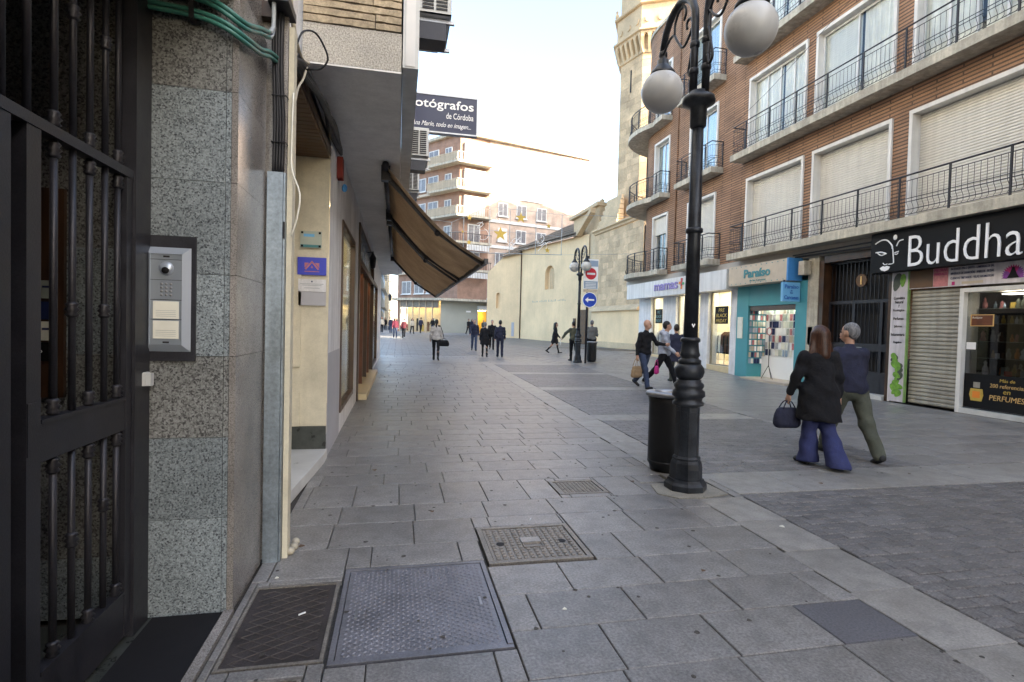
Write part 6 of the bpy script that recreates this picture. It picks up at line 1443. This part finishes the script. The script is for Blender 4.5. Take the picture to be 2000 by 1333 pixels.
    # legs, shoes
    for i, sx in enumerate((-1, 1)):
        hp, kn, an = [up(p) for p in pts[i]]
        body += [('c', hp, kn, .085*S*g, .055*S), ('c', kn, an, .052*S, .036*S)]
        w = wide
        if bottom[0] == 'trousers': tro += [('c', hp-(0, 0, .0), kn, .098*S*g, .07*S*w), ('c', kn, an+(0, 0, -.02*S), .068*S*w, .06*S*w), ('c', pel-(0, 0, .02*S), pel+(0, 0, .12*S), .14*S*g, .13*S*g)]
        elif bottom[0] == 'flared': tro += [('c', hp*np.array([.8, 1, 1]), kn*np.array([.75, 1, 1]), .09*S*g, .085*S), ('c', kn*np.array([.75, 1, 1]), an*np.array([.8, 1, 1])+(0, -.02, -.1*S), .085*S, .135*S), ('c', pel-(0, 0, .02*S), pel+(0, 0, .12*S), .14*S*g, .13*S*g)]
        elif bottom[0] == 'skirt': tro += [('c', pel, (kn+hp)/2*np.array([1, 1, 1])-(0, 0, .05), .15*S*g, .16*S*g)]
        f = foot[i]*.75; fd = np.array([sx*.12, math.cos(f), math.sin(f)]); fd /= np.linalg.norm(fd); dn = np.array([0, math.sin(f), -math.cos(f)])
        hl = an+dn*.05*S-fd*.03*S; toe = an+dn*.06*S+fd*.15*S
        sho += [('c', hl, toe, .04*S, .034*S), ('c', an, hl+fd*.03*S, .046*S, .04*S), ('c', hl+dn*.008*S, toe+dn*.004*S+fd*.02*S, .036*S, .03*S)]
    hemz = pel[2]-.08*S
    if top[0] == 'coat':
        hemz = pel[2]-coatlen*S
        for (hp_, kn_, an_) in (pts[0], pts[1]): jt += [('c', up(hp_), up(kn_*.9+hp_*.1)-np.array([0, 0, .05]), .125*S*g, .135*S*g)]
        jt += [('c', (0, 0, pel[2]+.05*S), (0, -.03, hemz-.1), .15*S*g, .175*S*g), ('c', (-.06*S, 0, pel[2]), (-.1*S, -.03, hemz-.1), .12*S*g, .14*S*g), ('c', (.06*S, 0, pel[2]), (.1*S, -.03, hemz-.1), .12*S*g, .14*S*g)]
    if hood: jac += [('e', (0, sy-.09*S, shz+.05*S), (.12*S, .07*S, .075*S)), ('c', neck-(.05*S, 0, .03*S), neck+(.05*S, 0, -.03*S), .06*S, .06*S)]
    else: jac += [('c', neck-(0, 0, .06*S), neck-(0, 0, .005*S), .075*S, .06*S)]
    if hair[0] != 'bald':
        hr += [('e', tuple(e(-.022, 0, .05)), (.083*S, .098*S, .098*S), fw), ('e', tuple(e(-.05, 0, .005)), (.08*S, .065*S, .085*S), fw)]
        if hair[0] == 'long':
            hr += [('c', tuple(e(-.06, 0, .02)), tuple(e(-.1, 0, -.24)), .105*S, .085*S)]
            for q in range(7):
                w_ = (q-3)/3; hr += [('c', tuple(e(-.05+.02*abs(w_), .085*w_, .02)), tuple(e(-.12+.04*abs(w_), .18*w_, -.29-.06*((q*5) % 3)/2)), .042*S, .016*S)]
        if hair[0] == 'tail': hr += [('c', tuple(e(-.1, 0, .04)), tuple(e(-.11, 0, -.2)), .045*S, .03*S)]
    sets = [(body, 'skin', None)]
    if hands: sets += [(h, 'skin', .0045) for h in hand_sets]
    soft_mesh('body', sets, t, vox, .03*S)
    soft_mesh('coat' if top[0] == 'coat' else 'jacket', [(jac, top[1], None)], t, vox, .045*S, None, jt, hemz, .0065 if vox < .03 else 0)
    soft_mesh('skirt' if bottom[0] == 'skirt' else 'trousers', [([], bottom[1], None)], t, vox, .03*S, None, tro, .035, .0055 if vox < .03 else 0)
    for i in (0, 1): soft_mesh('shoe', [(sho[i*3:i*3+3], shoes, None)], t, min(vox, .014), .02*S)
    if hr: soft_mesh('hair', [(hr, hair[1], None)], t, vox, .03*S)
    if vox < .019:
        for sx in (-1, 1): build(MB().sphere(tuple(e(.083, sx*.03, .018)), .0105*S, 10, 8), 'eye', 'eye', t, local=True); build(MB().obox(e(.088, sx*.031, .042), rt*.019*S, fw*.006, (0, 0, .0035*S)), 'eyebrow', hair[1] if hair[0] != 'bald' else 'hair_grey', t, local=True)
        build(MB().sphere(tuple(e(.099, 0, -.057)), (.022*S*abs(rt[0])+.006, .022*S*abs(rt[1])+.006, .006*S), 10, 6), 'mouth', 'lips', t, local=True)
    th = -math.radians(heading); c_, s_ = math.cos(th), math.sin(th)
    J['W'] = lambda p: Vector((x+p[0]*c_-p[1]*s_, y+p[0]*s_+p[1]*c_, zz+p[2])); return J
def handbag(label, top, w, h, d, mat, heading, strap=None, name='handbag', handle=.12):
    """bag hanging from the point top"""
    x, y, z = top; t = thing(name, label, 'bag', (x, y, z-handle-h), -math.radians(heading))
    V, F = surface([('c', (-w*.32, 0, h*.22), (w*.32, 0, h*.22), d*.55, d*.55), ('c', (-w*.28, 0, h*.75), (w*.28, 0, h*.75), d*.35, d*.35), ('c', (-w*.3, 0, h*.5), (w*.3, 0, h*.5), d*.5, d*.5)], .016, .05); mb = MB(); mb.smooth = True; mb.add(V.tolist(), F.tolist()); build(mb, 'body', mat, t, local=True)
    for sy in (-.4, .4): build(MB().tube(smooth([(-w*.25, d*sy, h*.85), (-w*.12, d*sy*.6, h+handle*.8), (0, d*sy*.3, h+handle), (w*.12, d*sy*.6, h+handle*.8), (w*.25, d*sy, h*.85)], 3), .007, 6), 'handle', mat, t, local=True)
    if strap: build(MB().tube([Vector(p)-Vector((x, y, z-handle-h)) for p in strap] if heading == 0 else [(Matrix.Rotation(math.radians(heading), 3, 'Z') @ (Vector(p)-Vector((x, y, z-handle-h)))) for p in strap], .012, 6), 'strap', mat, t, local=True)
    return t
def crowd():
    N = .0155
    j = person('woman seen from behind in a long black coat and wide blue trousers', (4.74, 5.28), 8, 1.54, (6, -10), (3, 20), (6, -10), (14, 14), (15, 10), ('coat', 'cloth_black'), ('flared', 'cloth_blue'), ('long', 'hair_auburn'), vox=N, girth=1.13, hands=True, turn=-6, coatlen=.4, shoulder=1.05)
    p = j['W'](j['hand0']+np.array([0, 0, -.03])); handbag('navy bag carried by the woman in the long black coat', p, .3, .26, .12, 'cloth_navy', 8, handle=.05)
    person('grey haired man in a navy jacket and olive trousers walking beside the long coat', (5.46, 5.58), 6, 1.64, (26, -22), (8, 12), (-14, 18), (15, 25), (9, 10), ('jacket', 'cloth_navy'), ('trousers', 'cloth_olive'), ('short', 'hair_grey'), vox=N, girth=1.15, wide=1.25, hands=True, turn=-30)
    j = person('bald man in a black sweater and jeans carrying a paper bag', (6.2, 12.75), 160, 1.72, (-16, 18), (28, 6), (35, -5), (55, 10), (12, 14), ('jacket', 'cloth_black'), ('trousers', 'cloth_denim'), ('bald', 'hair_grey'), vox=.0165, hands=True, turn=-25)
    p = j['W'](j['hand1']+np.array([0, 0, -.03])); handbag('brown paper shopping bag held by the bald man', p, .36, .36, .12, 'paper_bag', 160, name='shopping_bag')
    j = person('young man in a grey hooded sweatshirt and black trousers striding right', (6.9, 13.05), 125, 1.74, (26, -26), (6, 18), (-12, 14), (30, 40), (10, 10), ('jacket', 'cloth_grey'), ('trousers', 'cloth_black'), ('short', 'hair_black'), 'shoe_white', vox=.0165, hood=True, hands=True, girth=1.05, turn=-15)
    p = j['W'](np.array([.2, -.15, .72])); handbag('pink carrier bag behind the young man in grey', p, .3, .26, .1, 'bag_pink', 125, name='carrier_bag')
    person('person in a dark coat seen from behind partly hidden by the nearest lamp', (8.0, 14.4), 10, 1.62, (8, -8), (4, 10), top=('coat', 'cloth_navy'), bottom=('trousers', 'cloth_olive'), hair=('short', 'hair_brown'), girth=1.15)
    j = person('woman in a light grey blazer with a black shoulder bag walking away', (1.58, 22.6), 5, 1.66, (14, -16), (4, 22), (6, -8), top=('jacket', 'cloth_light'), bottom=('trousers', 'cloth_black'), hair=('tail', 'hair_black'), wide=.85)
    handbag('black shoulder bag on the woman in the light blazer', (1.9, 22.5, .92), .42, .24, .15, 'cloth_black', 5, [(1.9, 22.5, .9), (1.83, 22.52, 1.2), (1.74, 22.58, 1.45)], handle=.06)
    person('woman in a black padded coat walking away from the camera', (4.12, 25.6), 8, 1.6, (8, -10), (4, 12), top=('coat', 'cloth_black'), bottom=('trousers', 'cloth_black'), hair=('short', 'hair_grey'), girth=1.12, wide=.8)
    person('man in a navy suit walking away beside the black padded coat', (4.88, 25.7), 6, 1.72, (10, -8), (4, 10), (-12, 8), top=('jacket', 'cloth_navy'), bottom=('trousers', 'cloth_navy'), hair=('short', 'hair_black'))
    person('man in a dark blue jacket facing the camera at the left of the group', (4.3, 30.6), 185, 1.74, (12, -12), top=('jacket', 'cloth_navy'), bottom=('trousers', 'cloth_denim'), hair=('short', 'hair_grey'), vox=.024)
    person('man in black facing the camera between the padded coat and the navy suit', (5.5, 31.6), 190, 1.72, (10, -14), top=('jacket', 'cloth_black'), bottom=('trousers', 'cloth_black'), hair=('short', 'hair_grey'), vox=.024)
    j = person('woman in a knee length black coat crossing before the cream church wall', (8.1, 27.2), 110, 1.6, (18, -20), (5, 22), top=('coat', 'cloth_black'), bottom=('trousers', 'cloth_black'), hair=('long', 'hair_brown'), wide=.75, vox=.022, turn=20)
    handbag('small white bag carried by the woman before the church wall', j['W'](j['hand1']), .2, .26, .06, 'shoe_white', 110, name='carrier_bag')
    person('person in an olive jacket reaching out left behind the far lamp', (7.5, 22.3), -15, 1.64, (6, -4), arms=(15, 5), elbows=(10, 10), abd=(50, 9), top=('jacket', 'cloth_olive'), bottom=('trousers', 'cloth_black'), hair=('short', 'hair_black'), girth=1.2, vox=.022)
    person('person in a black and white patterned shirt standing behind the far litter bin', (8.35, 22.4), 20, 1.64, (2, -2), (2, 2), (15, 15), (60, 60), top=('jacket', 'cloth_pattern'), bottom=('trousers', 'cloth_black'), hair=('short', 'hair_grey'), girth=1.2, vox=.022)
    far = [('person in a red hooded top and jeans near the end of the white wall', (-.2, 45.5), 175, 'cloth_red', 'cloth_denim', 'shoe_white'), ('person in burgundy and black walking right of the red hooded top', (.5, 45.8), 10, 'cloth_burgundy', 'cloth_black', 'shoe_white'),
           ('person in a cream jacket and black leggings before the lit shop', (1.55, 60), 160, 'cloth_cream', 'cloth_black', 'shoe_dark'), ('person in black leaning by the blank shop wall', (8.0, 62), 150, 'cloth_black', 'cloth_black', 'shoe_dark'),
           ('person in a dark top and blue jeans by the blank shop wall', (8.5, 62.4), 170, 'cloth_navy', 'cloth_denim', 'shoe_white'), ('person in a grey green jacket in front of the amber shop', (10.0, 63.5), 180, 'cloth_olive', 'cloth_light', 'shoe_white'),
           ('person in a beige coat at the far left of the plaza', (-1.75, 62), 185, 'cloth_cream', 'cloth_black', 'shoe_dark'), ('person in blue jeans at the far left of the plaza', (-.75, 61), 5, 'cloth_navy', 'cloth_denim', 'shoe_dark'),
           ('person in black far down the side street', (-1.6, 72), 175, 'cloth_black', 'cloth_black', 'shoe_dark'), ('person in a dark blue coat before the lit shop doorway', (2.6, 63), 30, 'cloth_navy', 'cloth_black', 'shoe_dark'), ('person in dark grey standing inside the lit shop front', (4.1, 65.5), 200, 'cloth_black', 'cloth_denim', 'shoe_dark')]
    rnd = random.Random(14)
    for k, (lab, xy, hd, a, b, s) in enumerate(far): sw = rnd.uniform(8, 20); person(lab, xy, hd, rnd.uniform(1.62, 1.76), (sw, -sw), (5, 18), (-sw, sw), top=('jacket', a), bottom=('trousers', b), hair=('short' if k % 2 else 'long', rnd.choice(['hair_black', 'hair_brown'])), shoes=s, vox=.034)
crowd()
